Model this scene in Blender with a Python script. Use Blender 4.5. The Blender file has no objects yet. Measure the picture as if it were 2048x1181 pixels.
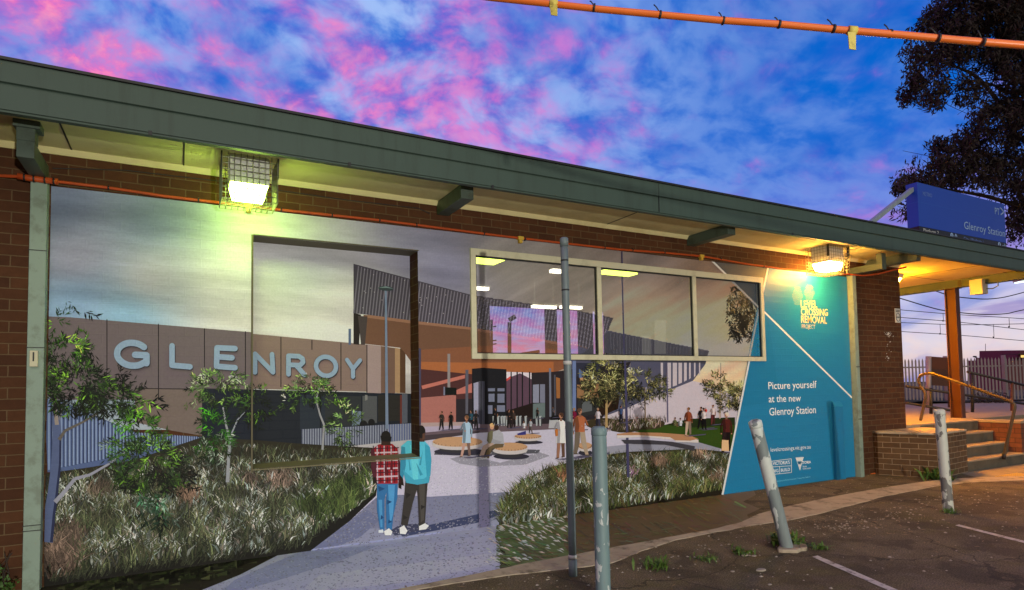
import bpy, bmesh, math, random
import numpy as np
from mathutils import Vector, Matrix, noise
from mathutils.geometry import tessellate_polygon
random.seed(7)
D = bpy.data
SC = bpy.context.scene
COL = SC.collection

# ------------------------------------------------------------------ camera
FPX, PPX, PPY = 1228.95, 1024.0, 716.85
YAW, PITCH, ROLL = 0.49685, 0.0487, -0.01736
CAM = np.array([0.0, -6.0227, 1.48536])
_cy, _sy, _cp, _sp = math.cos(YAW), math.sin(YAW), math.cos(PITCH), math.sin(PITCH)
FW = np.array([_sy * _cp, _cy * _cp, _sp])
_r = np.array([_cy, -_sy, 0.0]); _u = np.cross(_r, FW)
RT = math.cos(ROLL) * _r + math.sin(ROLL) * _u
UP = -math.sin(ROLL) * _r + math.cos(ROLL) * _u
cam = D.objects.new('camera', D.cameras.new('camera'))
COL.objects.link(cam)
cam.data.sensor_width = 36.0
cam.data.lens = FPX * 36.0 / 2048.0
cam.data.shift_y = (PPY - 590.5) / 2048.0
cam.data.clip_start = 0.05
cam.data.clip_end = 3000.0
m = Matrix.Identity(4)
for i in range(3):
    m[i][0] = RT[i]; m[i][1] = UP[i]; m[i][2] = -FW[i]; m[i][3] = CAM[i]
cam.matrix_world = m
SC.camera = cam
SC.view_settings.view_transform = 'Standard'
SC.view_settings.look = 'None'
SC.view_settings.exposure = 0.0
SC.view_settings.gamma = 1.0


def s2l(c):
    c = c / 255.0
    return c / 12.92 if c <= 0.04045 else ((c + 0.055) / 1.055) ** 2.4


def lin(rgb, g=1.0):
    return tuple(min(1.0, s2l(v) * g) for v in rgb)


# survey helpers: where a sight line from the camera station meets a plane
def ray(a, b):
    return FW + (a - PPX) / FPX * RT - (b - PPY) / FPX * UP


def hit(a, b, ax, v):
    d = ray(a, b)
    t = (v - CAM[ax]) / d[ax]
    return CAM + t * d


def wy(a, b, y=0.0): return hit(a, b, 1, y)
def gz(a, b, z=0.0): return hit(a, b, 2, z)
def wx(a, b, x): return hit(a, b, 0, x)
def dep(a, b, Z): return CAM + ray(a, b) * Z


def px(P):
    d = np.asarray(P, float) - CAM
    Z = d @ FW
    return (PPX + FPX * (d @ RT) / Z, PPY - FPX * (d @ UP) / Z)


# ------------------------------------------------------------------ world: dusk sky with pink clouds
W = D.worlds.new('World')
SC.world = W
W.use_nodes = True
nt = W.node_tree
nt.nodes.clear()


class NB:
    """small node-graph builder"""
    def __init__(self, nt): self.nt = nt

    def n(self, typ, **kw):
        nd = self.nt.nodes.new(typ)
        for k, v in kw.items():
            if k.startswith('i_'):
                nd.inputs[k[2:].replace('_', ' ')].default_value = v
            else:
                setattr(nd, k, v)
        return nd

    def l(self, a, b): self.nt.links.new(a, b)

    def math(self, op, a, b=None, clamp=False):
        nd = self.nt.nodes.new('ShaderNodeMath'); nd.operation = op; nd.use_clamp = clamp
        for i, v in enumerate((a, b)):
            if v is None: continue
            if isinstance(v, (int, float)): nd.inputs[i].default_value = v
            else: self.l(v, nd.inputs[i])
        return nd.outputs[0]

    def mix(self, f, a, b, blend='MIX'):
        nd = self.nt.nodes.new('ShaderNodeMix'); nd.data_type = 'RGBA'; nd.blend_type = blend
        for s, v in ((nd.inputs[0], f), (nd.inputs[6], a), (nd.inputs[7], b)):
            if isinstance(v, (int, float)): s.default_value = v
            elif isinstance(v, tuple): s.default_value = (*v[:3], 1.0)
            else: self.l(v, s)
        return nd.outputs[2]

    def ramp(self, f, stops, interp='EASE'):
        nd = self.nt.nodes.new('ShaderNodeValToRGB'); cr = nd.color_ramp; cr.interpolation = interp
        while len(cr.elements) < len(stops): cr.elements.new(0.5)
        for e, (p, c) in zip(cr.elements, stops):
            e.position = p
            e.color = (*c[:3], 1.0) if isinstance(c, tuple) else (c, c, c, 1.0)
        self.l(f, nd.inputs[0])
        return nd.outputs[0]

    def noise(self, vec, scale, detail=4, rough=0.55, dist=0.0):
        nd = self.nt.nodes.new('ShaderNodeTexNoise')
        nd.inputs['Scale'].default_value = scale; nd.inputs['Detail'].default_value = detail
        nd.inputs['Roughness'].default_value = rough; nd.inputs['Distortion'].default_value = dist
        if vec is not None: self.l(vec, nd.inputs['Vector'])
        return nd.outputs[0]

    def map(self, vec, sc=(1, 1, 1), rot=(0, 0, 0), loc=(0, 0, 0)):
        nd = self.nt.nodes.new('ShaderNodeMapping')
        nd.inputs['Scale'].default_value = sc; nd.inputs['Rotation'].default_value = rot
        nd.inputs['Location'].default_value = loc
        self.l(vec, nd.inputs['Vector'])
        return nd.outputs[0]


b = NB(nt)
tc = b.n('ShaderNodeTexCoord')
sep = b.n('ShaderNodeSeparateXYZ'); b.l(tc.outputs['Generated'], sep.inputs[0])
X, Y, Z = sep.outputs
el = b.math('MAXIMUM', Z, 0.0)
den = b.math('MULTIPLY', b.math('ADD', el, 0.42), 0.62)
cmb = b.n('ShaderNodeCombineXYZ')
b.l(b.math('DIVIDE', X, den), cmb.inputs[0]); b.l(b.math('DIVIDE', Y, den), cmb.inputs[1])
cp = cmb.outputs[0]                                        # cloud-layer coordinates
az = b.math('ARCTAN2', X, Y)                                # 0 = straight at the wall, + to the right
az01 = b.math('ADD', b.math('MULTIPLY', az, 0.5), 0.35, True)   # picture: -0.2..1.19 -> 0.25..0.95
front = b.math('MULTIPLY_ADD', Y, 1.6)
front.node.inputs[2].default_value = 0.9; front.node.use_clamp = True
# clear-sky colour by height, at the left (afterglow) and at the right (pale)
skyL = b.ramp(el, [(0.0, lin((238, 84, 84))), (0.07, lin((238, 112, 160))), (0.16, lin((150, 118, 205))),
                   (0.28, lin((88, 130, 220))), (0.40, lin((48, 108, 210))), (0.52, lin((14, 104, 212))), (1.0, lin((8, 72, 170)))], 'LINEAR')
skyR = b.ramp(el, [(0.0, lin((228, 190, 178))), (0.05, lin((232, 214, 216))), (0.12, lin((200, 196, 230))),
                   (0.17, lin((150, 132, 214))), (0.25, lin((84, 114, 214))), (0.31, lin((30, 104, 208))), (0.40, lin((0, 100, 204))), (1.0, lin((0, 70, 160)))], 'LINEAR')
side = b.ramp(az01, [(0.62, 0.0), (0.86, 1.0)])
base = b.mix(side, skyL, skyR)
# mottled pale lilac-blue veil (altocumulus)
wv = b.nt.nodes.new('ShaderNodeTexNoise'); wv.inputs['Scale'].default_value = 2.0; wv.inputs['Detail'].default_value = 3; b.l(cp, wv.inputs['Vector'])
wm = b.nt.nodes.new('ShaderNodeVectorMath'); wm.operation = 'MULTIPLY_ADD'; b.l(wv.outputs['Color'], wm.inputs[0]); wm.inputs[1].default_value = (0.22, 0.22, 0); b.l(cp, wm.inputs[2])
cpw = wm.outputs[0]
n1 = b.noise(b.map(cpw, (1.0, 1.15, 1), (0, 0, 0.6)), 9.0, 7, 0.54, 0.1)
n1b = b.noise(b.map(cp, (1, 1, 1), (0, 0, 0.6), (2.2, 0.3, 0)), 1.3, 3, 0.5)
veil = b.ramp(b.math('ADD', b.math('MULTIPLY', n1, 0.70), b.math('MULTIPLY', n1b, 0.40)), [(0.40, 0.0), (0.66, 1.0)])
cen = b.ramp(az01, [(0.22, 0.35), (0.40, 0.80), (0.58, 0.88), (0.76, 0.28), (1.0, 0.15)], 'LINEAR')
base = b.mix(b.math('MULTIPLY', veil, cen), base, lin((168, 198, 248)))
# darker blue troughs
n3 = b.noise(b.map(cpw, (1.2, 0.8, 1), (0, 0, 0.9), (3, 1, 0)), 2.6, 5, 0.52, 0.2)
tr = b.math('MULTIPLY', b.ramp(n3, [(0.48, 0.0), (0.70, 1.0)]), 0.6)
base = b.mix(tr, base, b.mix(side, lin((30, 98, 204)), lin((0, 94, 200))))
# sunset-lit pink clouds: ragged tufts inside broad drifts
n2 = b.noise(b.map(cpw, (1.0, 1.15, 1), (0, 0, 0.75), (1.3, 0.4, 0)), 7.0, 8, 0.55, 0.1)
big = b.noise(b.map(cp, (1, 1.2, 1), (0, 0, 0.7), (5.2, 2.1, 0)), 1.6, 3, 0.55)
pkv = b.math('ADD', b.math('MULTIPLY', n2, 0.62), b.math('MULTIPLY', big, 0.55))
paz = b.ramp(az01, [(0.18, 1.0), (0.40, 0.86), (0.55, 0.60), (0.80, 0.38), (1.0, 0.22)], 'LINEAR')
shift = b.math('MULTIPLY', b.math('SUBTRACT', paz, 0.55), 0.17)
pkv = b.math('ADD', pkv, shift)
soft = b.math('MULTIPLY', b.ramp(pkv, [(0.49, 0.0), (0.70, 1.0)]), 0.62)
core = b.ramp(pkv, [(0.585, 0.0), (0.74, 1.0)])
fine = b.noise(b.map(cpw, (1.0, 1.2, 1), (0, 0, 0.5), (7, 3, 0)), 17.0, 6, 0.58, 0.1)
core = b.math('MULTIPLY', core, b.ramp(fine, [(0.36, 0.25), (0.58, 1.0)]))
soft = b.math('MULTIPLY', soft, b.ramp(fine, [(0.30, 0.55), (0.60, 1.0)]))
pel = b.ramp(el, [(0.0, 0.15), (0.15, 0.75), (0.22, 1.0), (1.0, 1.0)], 'LINEAR')
base = b.mix(b.math('MULTIPLY', b.math('MULTIPLY', soft, paz), pel), base, b.mix(side, lin((190, 100, 204)), lin((136, 98, 206))))
base = b.mix(b.math('MULTIPLY', b.math('MULTIPLY', core, paz), pel), base, b.mix(b.ramp(az01, [(0.34, 0.0), (0.75, 1.0)]), b.mix(b.ramp(fine, [(0.45, 0.0), (0.70, 1.0)]), lin((244, 112, 186)), lin((255, 152, 186))), lin((226, 116, 208))))
# low purple streaks near the horizon
n4 = b.noise(b.map(tc.outputs['Generated'], (3, 3, 26), (0.12, 0.0, 0), (0, 0, 0.4)), 1.6, 6, 0.6, 0.3)
st = b.math('MULTIPLY', b.ramp(n4, [(0.50, 0.0), (0.64, 1.0)]), b.ramp(el, [(0.0, 0.7), (0.14, 0.6), (0.24, 0.0)], 'LINEAR'))
base = b.mix(st, base, b.mix(side, lin((225, 130, 160)), lin((136, 120, 190))))
# behind the viewer: plain dusk grey-blue
back = b.ramp(el, [(0.0, lin((140, 138, 130))), (0.3, lin((112, 126, 134))), (1.0, lin((66, 96, 126)))], 'LINEAR')
base = b.mix(front, back, base)
# below the horizon
base = b.mix(b.ramp(Z, [(0.0, 1.0), (0.002, 0.0)], 'LINEAR') if False else b.math('LESS_THAN', Z, -0.001), base, lin((45, 40, 42)))
sky = b.n('ShaderNodeTexSky', sky_type='NISHITA', sun_disc=False)
sky.sun_elevation = math.radians(0.5); sky.sun_rotation = math.radians(-40)
bg1 = b.n('ShaderNodeBackground'); b.l(base, bg1.inputs[0]); bg1.inputs[1].default_value = 1.04
bg2 = b.n('ShaderNodeBackground'); b.l(sky.outputs[0], bg2.inputs[0]); bg2.inputs[1].default_value = 0.003
add = b.n('ShaderNodeAddShader'); b.l(bg1.outputs[0], add.inputs[0]); b.l(bg2.outputs[0], add.inputs[1])
wo = b.n('ShaderNodeOutputWorld'); b.l(add.outputs[0], wo.inputs[0])

# soft sun lamp added as fill for floor and wall, from high behind the camera
sun = D.objects.new('afterglow_sun', D.lights.new('afterglow_sun', 'SUN'))
COL.objects.link(sun)
sun.data.energy = 0.8; sun.data.angle = math.radians(28); sun.data.color = (1.0, 0.88, 0.66)
sun.rotation_euler = Vector((0.25, 1.0, -0.72)).to_track_quat('-Z', 'Y').to_euler()
sun.location = (0, 0, 40)

# headlamp of a car waiting in the car park behind the viewer (throws the bollards' shadows)
hl = D.objects.new('car_headlamp', D.lights.new('car_headlamp', 'SPOT'))
COL.objects.link(hl)
hl.location = (1.6, -13.5, 0.95)
hl.data.energy = 3000; hl.data.color = (1.0, 0.96, 0.82); hl.data.spot_size = math.radians(120)
hl.data.spot_blend = 0.9; hl.data.shadow_soft_size = 0.10
hl.rotation_euler = (Vector((5.0, 0, 1.1)) - hl.location).to_track_quat('-Z', 'Y').to_euler()


# ------------------------------------------------------------------ object helpers
def tag(o, label=None, cat=None, group=None, kind=None):
    if label: o['label'] = label
    if cat: o['category'] = cat
    if group: o['group'] = group
    if kind: o['kind'] = kind
    return o


def empty(name, loc=(0, 0, 0), label=None, cat=None, group=None, rz=0):
    o = D.objects.new(name, None)
    o.empty_display_size = 0.2
    COL.objects.link(o)
    o.location = loc; o.rotation_euler.z = rz
    return tag(o, label, cat, group)


class MB:
    """collects shapes, builds one mesh object; uv in metres, optional face colours"""
    def __init__(self): self.v = []; self.f = []; self.c = []; self.sm = []

    def face(self, pts, col=None, sm=False):
        i = len(self.v)
        self.v += [tuple(float(q) for q in p) for p in pts]
        self.f.append(list(range(i, i + len(pts)))); self.c.append(col); self.sm.append(sm)

    def box(self, a, bb, col=None):
        (x0, y0, z0), (x1, y1, z1) = a, bb
        x0, x1 = min(x0, x1), max(x0, x1); y0, y1 = min(y0, y1), max(y0, y1); z0, z1 = min(z0, z1), max(z0, z1)
        p = [(x0, y0, z0), (x1, y0, z0), (x1, y1, z0), (x0, y1, z0), (x0, y0, z1), (x1, y0, z1), (x1, y1, z1), (x0, y1, z1)]
        self.hexa(p, col)

    def hexa(self, p, col=None):
        for f in ((0, 3, 2, 1), (4, 5, 6, 7), (0, 1, 5, 4), (1, 2, 6, 5), (2, 3, 7, 6), (3, 0, 4, 7)):
            self.face([p[k] for k in f], col)

    def bar(self, a, bb, w, h, col=None, up=(0, 0, 1)):
        a, bb = Vector(a), Vector(bb)
        d = (bb - a).normalized(); u = Vector(up)
        s = d.cross(u)
        if s.length < 1e-4: s = d.cross(Vector((1, 0, 0)))
        s.normalize(); t = s.cross(d).normalized()
        s *= w / 2; t *= h / 2
        p = [a - s - t, a + s - t, bb + s - t, bb - s - t, a - s + t, a + s + t, bb + s + t, bb - s + t]
        self.hexa(p, col)

    def tube(self, pts, r, n=10, col=None, caps=True):
        pts = [Vector(p) for p in pts]
        rs = r if isinstance(r, (list, tuple)) else [r] * len(pts)
        rings = []; s = None
        for i, p in enumerate(pts):
            d = (pts[min(i + 1, len(pts) - 1)] - pts[max(i - 1, 0)]).normalized()
            if s is None:
                s = d.cross(Vector((0, 0, 1)))
                if s.length < 1e-3: s = d.cross(Vector((1, 0, 0)))
            s = (s - d * s.dot(d)).normalized()
            t = d.cross(s)
            rings.append([p + (s * math.cos(2 * math.pi * k / n) + t * math.sin(2 * math.pi * k / n)) * rs[i] for k in range(n)])
        base = len(self.v)
        for ring in rings: self.v += [tuple(q) for q in ring]
        for i in range(len(rings) - 1):
            for k in range(n):
                a0 = base + i * n + k; a1 = base + i * n + (k + 1) % n
                self.f.append([a0, a1, a1 + n, a0 + n]); self.c.append(col); self.sm.append(True)
        if caps:
            self.face([rings[0][k] for k in range(n)][::-1], col); self.face(rings[-1], col)

    def prism(self, pts2, y0, y1, col=None, axis='y'):
        """closed outline of (a, b) extruded; axis y: (x,z); axis x: (y,z); axis z: (x,y)"""
        def P(q, d):
            return {'y': (q[0], d, q[1]), 'x': (d, q[0], q[1]), 'z': (q[0], q[1], d)}[axis]
        n = len(pts2)
        self.face([P(q, y0) for q in pts2], col); self.face([P(q, y1) for q in pts2][::-1], col)
        for i in range(n):
            a, c = pts2[i], pts2[(i + 1) % n]
            self.face([P(a, y0), P(a, y1), P(c, y1), P(c, y0)], col)

    def build(self, name, mat, parent=None, loc=None, bevel=0.0, recalc=True):
        me = D.meshes.new(name)
        o = D.objects.new(name, me)
        off = Vector((0, 0, 0))
        if parent is not None and loc is None: off = parent_offset(parent)
        if loc is not None: off = Vector(loc)
        me.from_pydata([tuple(Vector(v) - off) for v in self.v], [], self.f)
        uvl = me.uv_layers.new(name='UVMap')
        nv = len(me.loops)
        vs = np.array(self.v, float)
        li = np.empty(nv, np.int32); me.loops.foreach_get('vertex_index', li)
        me.update()
        nl = np.repeat(np.array([p.normal[:] for p in me.polygons]).reshape(-1, 3), [len(f) for f in self.f], axis=0) if nv else np.zeros((0, 3))
        P = vs[li]
        hz = np.hypot(nl[:, 0], nl[:, 1]) > 0.5
        tx = -nl[:, 1]; ty = nl[:, 0]
        ln = np.maximum(np.hypot(tx, ty), 1e-6); tx, ty = tx / ln, ty / ln
        sg = np.where(np.abs(tx) > np.abs(ty), np.sign(tx), np.sign(ty)); sg[sg == 0] = 1
        tx, ty = tx * sg, ty * sg
        U = np.where(hz, P[:, 0] * tx + P[:, 1] * ty, P[:, 0]); V = np.where(hz, P[:, 2], P[:, 1])
        uvl.data.foreach_set('uv', np.stack([U, V], 1).ravel())
        if any(c is not None for c in self.c):
            at = me.color_attributes.new('col', 'FLOAT_COLOR', 'CORNER')
            cc = np.repeat(np.array([(*(c if c is not None else (0.5, 0.5, 0.5)), 1.0) for c in self.c]), [len(f) for f in self.f], axis=0)
            at.data.foreach_set('color', cc.ravel())
        me.polygons.foreach_set('use_smooth', self.sm)
        if mat: me.materials.append(mat)
        if recalc:
            bm = bmesh.new(); bm.from_mesh(me)
            bmesh.ops.remove_doubles(bm, verts=bm.verts, dist=1e-5)
            bm.to_mesh(me); bm.free()
        COL.objects.link(o)
        if parent is not None: o.parent = parent
        elif loc is not None: o.location = loc
        if bevel:
            bv = o.modifiers.new('bevel', 'BEVEL'); bv.width = bevel; bv.segments = 2; bv.limit_method = 'ANGLE'
        return o


def parent_offset(p):
    off = Vector((0, 0, 0))
    while p is not None:
        off += Vector(p.location); p = p.parent
    return off


def copy_tree(o, parent=None):
    c = o.copy(); COL.objects.link(c); c.parent = parent
    for ch in list(o.children):
        copy_tree(ch, c)
    return c


# ------------------------------------------------------------------ materials
def mat(name, col=(0.5, 0.5, 0.5), rough=0.6, metal=0.0, var=0.15, scale=3.0, bump=0.0, bscale=60, spec=0.4,
        dirt=None, dirt_amt=0.5, dirt_scale=2.0, streak=False):
    mt = D.materials.new(name); mt.use_nodes = True
    nt = mt.node_tree; b = NB(nt); P = nt.nodes['Principled BSDF']
    tc = b.n('ShaderNodeTexCoord')
    v = tc.outputs['Object']
    n = b.noise(v, scale, 6, 0.6)
    f = b.math('MULTIPLY_ADD', n, var * 2); f.node.inputs[2].default_value = 1.0 - var
    hsv = b.n('ShaderNodeHueSaturation'); hsv.inputs['Color'].default_value = (*col, 1)
    b.l(f, hsv.inputs['Value'])
    c = hsv.outputs[0]
    if dirt is not None:
        vv = b.map(v, (6, 6, 0.5)) if streak else v
        dn = b.noise(vv, dirt_scale, 8, 0.7)
        dm = b.math('MULTIPLY', b.ramp(dn, [(0.48, 0.0), (0.68, 1.0)]), dirt_amt)
        c = b.mix(dm, c, dirt)
    b.l(c, P.inputs['Base Color'])
    P.inputs['Roughness'].default_value = rough; P.inputs['Metallic'].default_value = metal
    P.inputs['Specular IOR Level'].default_value = spec
    if bump:
        bp = b.n('ShaderNodeBump'); bp.inputs['Strength'].default_value = bump; bp.inputs['Distance'].default_value = 0.01
        b.l(b.noise(v, bscale, 4, 0.6), bp.inputs['Height']); b.l(bp.outputs[0], P.inputs['Normal'])
    return mt


def brick_mat(name, c1, c2, mo, ou=0.68, ov=-0.009, amt=0.35, light_noise=0.25):
    mt = D.materials.new(name); mt.use_nodes = True
    nt = mt.node_tree; b = NB(nt); P = nt.nodes['Principled BSDF']
    tc = b.n('ShaderNodeTexCoord')
    v = b.map(tc.outputs['UV'], loc=(ou, ov, 0))
    br = nt.nodes.new('ShaderNodeTexBrick')
    br.offset = 0.5; br.offset_frequency = 2
    br.inputs['Color1'].default_value = (*c1, 1); br.inputs['Color2'].default_value = (*c2, 1); br.inputs['Mortar'].default_value = (*mo, 1)
    br.inputs['Scale'].default_value = 1.0; br.inputs['Mortar Size'].default_value = 0.0055; br.inputs['Mortar Smooth'].default_value = 0.35
    br.inputs['Brick Width'].default_value = 0.24; br.inputs['Row Height'].default_value = 0.086; br.inputs['Bias'].default_value = 0.0
    # slight wobble so courses are not ruler-straight
    wob = nt.nodes.new('ShaderNodeTexNoise'); wob.inputs['Scale'].default_value = 9.0; b.l(v, wob.inputs['Vector'])
    vm = nt.nodes.new('ShaderNodeVectorMath'); vm.operation = 'MULTIPLY_ADD'
    b.l(wob.outputs['Color'], vm.inputs[0]); vm.inputs[1].default_value = (0.006, 0.006, 0); b.l(v, vm.inputs[2])
    b.l(vm.outputs[0], br.inputs['Vector'])
    n = b.noise(tc.outputs['UV'], 14, 8, 0.7)
    n2 = b.noise(tc.outputs['UV'], 1.3, 4, 0.6)
    f = b.math('MULTIPLY_ADD', n, amt * 2); f.node.inputs[2].default_value = 1 - amt
    f2 = b.math('MULTIPLY_ADD', n2, light_noise * 2); f2.node.inputs[2].default_value = 1 - light_noise
    hsv = b.n('ShaderNodeHueSaturation'); b.l(br.outputs['Color'], hsv.inputs['Color']); b.l(b.math('MULTIPLY', f, f2), hsv.inputs['Value'])
    b.l(hsv.outputs[0], P.inputs['Base Color'])
    P.inputs['Roughness'].default_value = 0.85; P.inputs['Specular IOR Level'].default_value = 0.25
    bp = b.n('ShaderNodeBump'); bp.inputs['Strength'].default_value = 0.7; bp.inputs['Distance'].default_value = 0.006
    h = b.math('SUBTRACT', b.math('MULTIPLY', b.noise(tc.outputs['UV'], 70, 4, 0.7), 0.5), br.outputs['Fac'])
    b.l(h, bp.inputs['Height']); b.l(bp.outputs[0], P.inputs['Normal'])
    return mt


def emit(name, col, s):
    mt = D.materials.new(name); mt.use_nodes = True
    nt = mt.node_tree; nt.nodes.clear(); b = NB(nt)
    e = b.n('ShaderNodeEmission'); e.inputs[0].default_value = (*col, 1); e.inputs[1].default_value = s
    o = b.n('ShaderNodeOutputMaterial'); b.l(e.outputs[0], o.inputs[0])
    return mt


M = {}
M['brick'] = brick_mat('brown_brick', (0.092, 0.035, 0.014), (0.062, 0.023, 0.010), (0.13, 0.08, 0.04))
M['brick_red'] = brick_mat('red_brick', (0.16, 0.06, 0.035), (0.12, 0.045, 0.028), (0.05, 0.03, 0.02))
M['brick_block'] = brick_mat('block_brick', (0.12, 0.07, 0.035), (0.085, 0.046, 0.022), (0.27, 0.2, 0.13))
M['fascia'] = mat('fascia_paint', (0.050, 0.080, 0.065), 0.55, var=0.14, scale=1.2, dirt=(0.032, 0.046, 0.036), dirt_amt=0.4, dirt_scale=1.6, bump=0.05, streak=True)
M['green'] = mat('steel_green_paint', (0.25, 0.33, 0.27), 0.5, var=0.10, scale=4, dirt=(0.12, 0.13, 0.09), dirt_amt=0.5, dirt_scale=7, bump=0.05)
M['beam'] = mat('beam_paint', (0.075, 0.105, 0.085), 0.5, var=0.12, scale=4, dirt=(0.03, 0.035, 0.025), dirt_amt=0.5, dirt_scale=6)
M['soffit'] = mat('soffit_sheet', (0.74, 0.65, 0.34), 0.75, var=0.10, scale=0.9, dirt=(0.36, 0.25, 0.08), dirt_amt=0.35, dirt_scale=1.1, bump=0.05)
M['dark'] = mat('dark_metal', (0.02, 0.02, 0.022), 0.5)
M['roof'] = mat('roof_sheet', (0.15, 0.16, 0.15), 0.5)
M['frame'] = mat('window_frame_paint', (0.66, 0.62, 0.44), 0.45, var=0.07, scale=6, dirt=(0.35, 0.3, 0.18), dirt_amt=0.35, dirt_scale=5)
M['cream'] = mat('cream_plastic', (0.6, 0.55, 0.38), 0.45, var=0.06)
M['white'] = mat('white_enamel', (0.62, 0.62, 0.6), 0.45, var=0.06)
M['conduit'] = mat('orange_conduit', (0.72, 0.15, 0.02), 0.38, var=0.10, scale=5, spec=0.5)
M['conduitW'] = mat('dull_orange_conduit', (0.50, 0.075, 0.014), 0.5, var=0.2, scale=5, spec=0.3, dirt=(0.2, 0.05, 0.02), dirt_amt=0.5, dirt_scale=6)
M['wire'] = mat('cage_wire', (0.25, 0.24, 0.2), 0.4, metal=0.7)
M['galv'] = mat('galvanised_pipe', (0.30, 0.35, 0.36), 0.5, metal=0.15, var=0.2, scale=8, dirt=(0.16, 0.19, 0.2), dirt_amt=0.5, dirt_scale=4, streak=True)
M['conc'] = mat('concrete', (0.40, 0.325, 0.235), 0.9, var=0.25, scale=5, bump=0.4, bscale=90, dirt=(0.12, 0.095, 0.058), dirt_amt=0.9, dirt_scale=4.5)
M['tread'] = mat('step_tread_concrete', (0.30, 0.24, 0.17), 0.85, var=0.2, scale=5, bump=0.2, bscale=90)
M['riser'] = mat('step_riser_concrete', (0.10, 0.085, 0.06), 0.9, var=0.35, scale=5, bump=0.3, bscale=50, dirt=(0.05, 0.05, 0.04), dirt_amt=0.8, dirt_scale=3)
M['lineW'] = mat('white_road_paint', (0.55, 0.5, 0.44), 0.8, var=0.2, scale=9, dirt=(0.12, 0.10, 0.085), dirt_amt=0.9, dirt_scale=14)
M['yellow'] = mat('yellow_paint', (0.65, 0.42, 0.05), 0.6)
M['rail'] = mat('worn_steel_rail', (0.12, 0.085, 0.05), 0.4, metal=0.5, var=0.2, scale=7)
M['railD'] = mat('dark_steel_rail', (0.03, 0.028, 0.03), 0.45, metal=0.3)
M['rust'] = mat('red_brown_steel', (0.085, 0.030, 0.016), 0.55, var=0.15, scale=5)
M['fence'] = mat('palisade_steel', (0.32, 0.27, 0.27), 0.5, metal=0.3, var=0.15)
M['board'] = mat('dark_board', (0.06, 0.03, 0.022), 0.5)
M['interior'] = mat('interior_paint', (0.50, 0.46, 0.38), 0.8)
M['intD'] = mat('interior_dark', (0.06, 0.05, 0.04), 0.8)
M['signblue'] = mat('sign_blue', (0.012, 0.06, 0.42), 0.45, var=0.05)
M['signblk'] = mat('sign_black', (0.012, 0.012, 0.014), 0.45, var=0.05)
M['signtxt'] = mat('sign_lettering', (0.32, 0.46, 0.70), 0.5, var=0.05)
M['paper'] = mat('notice_paper', (0.6, 0.6, 0.58), 0.6, var=0.05)
M['bark'] = mat('tree_bark', (0.045, 0.03, 0.022), 0.9, var=0.3)
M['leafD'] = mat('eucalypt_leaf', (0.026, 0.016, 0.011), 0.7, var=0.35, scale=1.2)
M['weed'] = mat('weed_leaf', (0.075, 0.14, 0.02), 0.6, var=0.35, scale=20)
M['stone'] = mat('pale_stone', (0.34, 0.29, 0.23), 0.85, var=0.35, scale=6)
M['litter'] = mat('dry_litter', (0.26, 0.17, 0.09), 0.85, var=0.4, scale=8)
M['farb'] = mat('far_building_wall', (0.16, 0.055, 0.06), 0.8)
M['grassdark'] = mat('rough_grass_bank', (0.03, 0.035, 0.015), 0.95, var=0.4, scale=3, bump=0.5, bscale=20)


def flake_mat(name, paint, bare, thr, scale=9, seed=0.0, zb=0.16):
    """white paint flaking off a galvanised tube"""
    mt = D.materials.new(name); mt.use_nodes = True
    nt = mt.node_tree; b = NB(nt); P = nt.nodes['Principled BSDF']
    tc = b.n('ShaderNodeTexCoord')
    v = b.map(tc.outputs['Object'], (1, 1, 0.6), loc=(seed, seed * 1.7, 0))
    n = b.noise(v, scale, 5, 0.55, 0.3)
    sp = b.n('ShaderNodeSeparateXYZ'); b.l(tc.outputs['Object'], sp.inputs[0])
    k = b.math('ADD', n, b.math('MULTIPLY', b.math('SUBTRACT', sp.outputs[2], 0.55), zb))
    mk = b.ramp(k, [(thr - 0.008, 0.0), (thr + 0.008, 1.0)], 'LINEAR')
    n2 = b.noise(b.map(tc.outputs['Object'], (14, 14, 2)), 3, 6, 0.6)
    bc = b.mix(n2, tuple(x * 0.75 for x in bare), tuple(x * 1.25 for x in bare))
    pc = b.mix(b.noise(v, 25, 4, 0.6), tuple(x * 0.8 for x in paint), paint)
    b.l(b.mix(mk, bc, pc), P.inputs['Base Color'])
    P.inputs['Roughness'].default_value = 0.55
    bp = b.n('ShaderNodeBump'); bp.inputs['Strength'].default_value = 0.5; bp.inputs['Distance'].default_value = 0.003
    b.l(mk, bp.inputs['Height']); b.l(bp.outputs[0], P.inputs['Normal'])
    return mt


PRINT_G = 1.62


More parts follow.
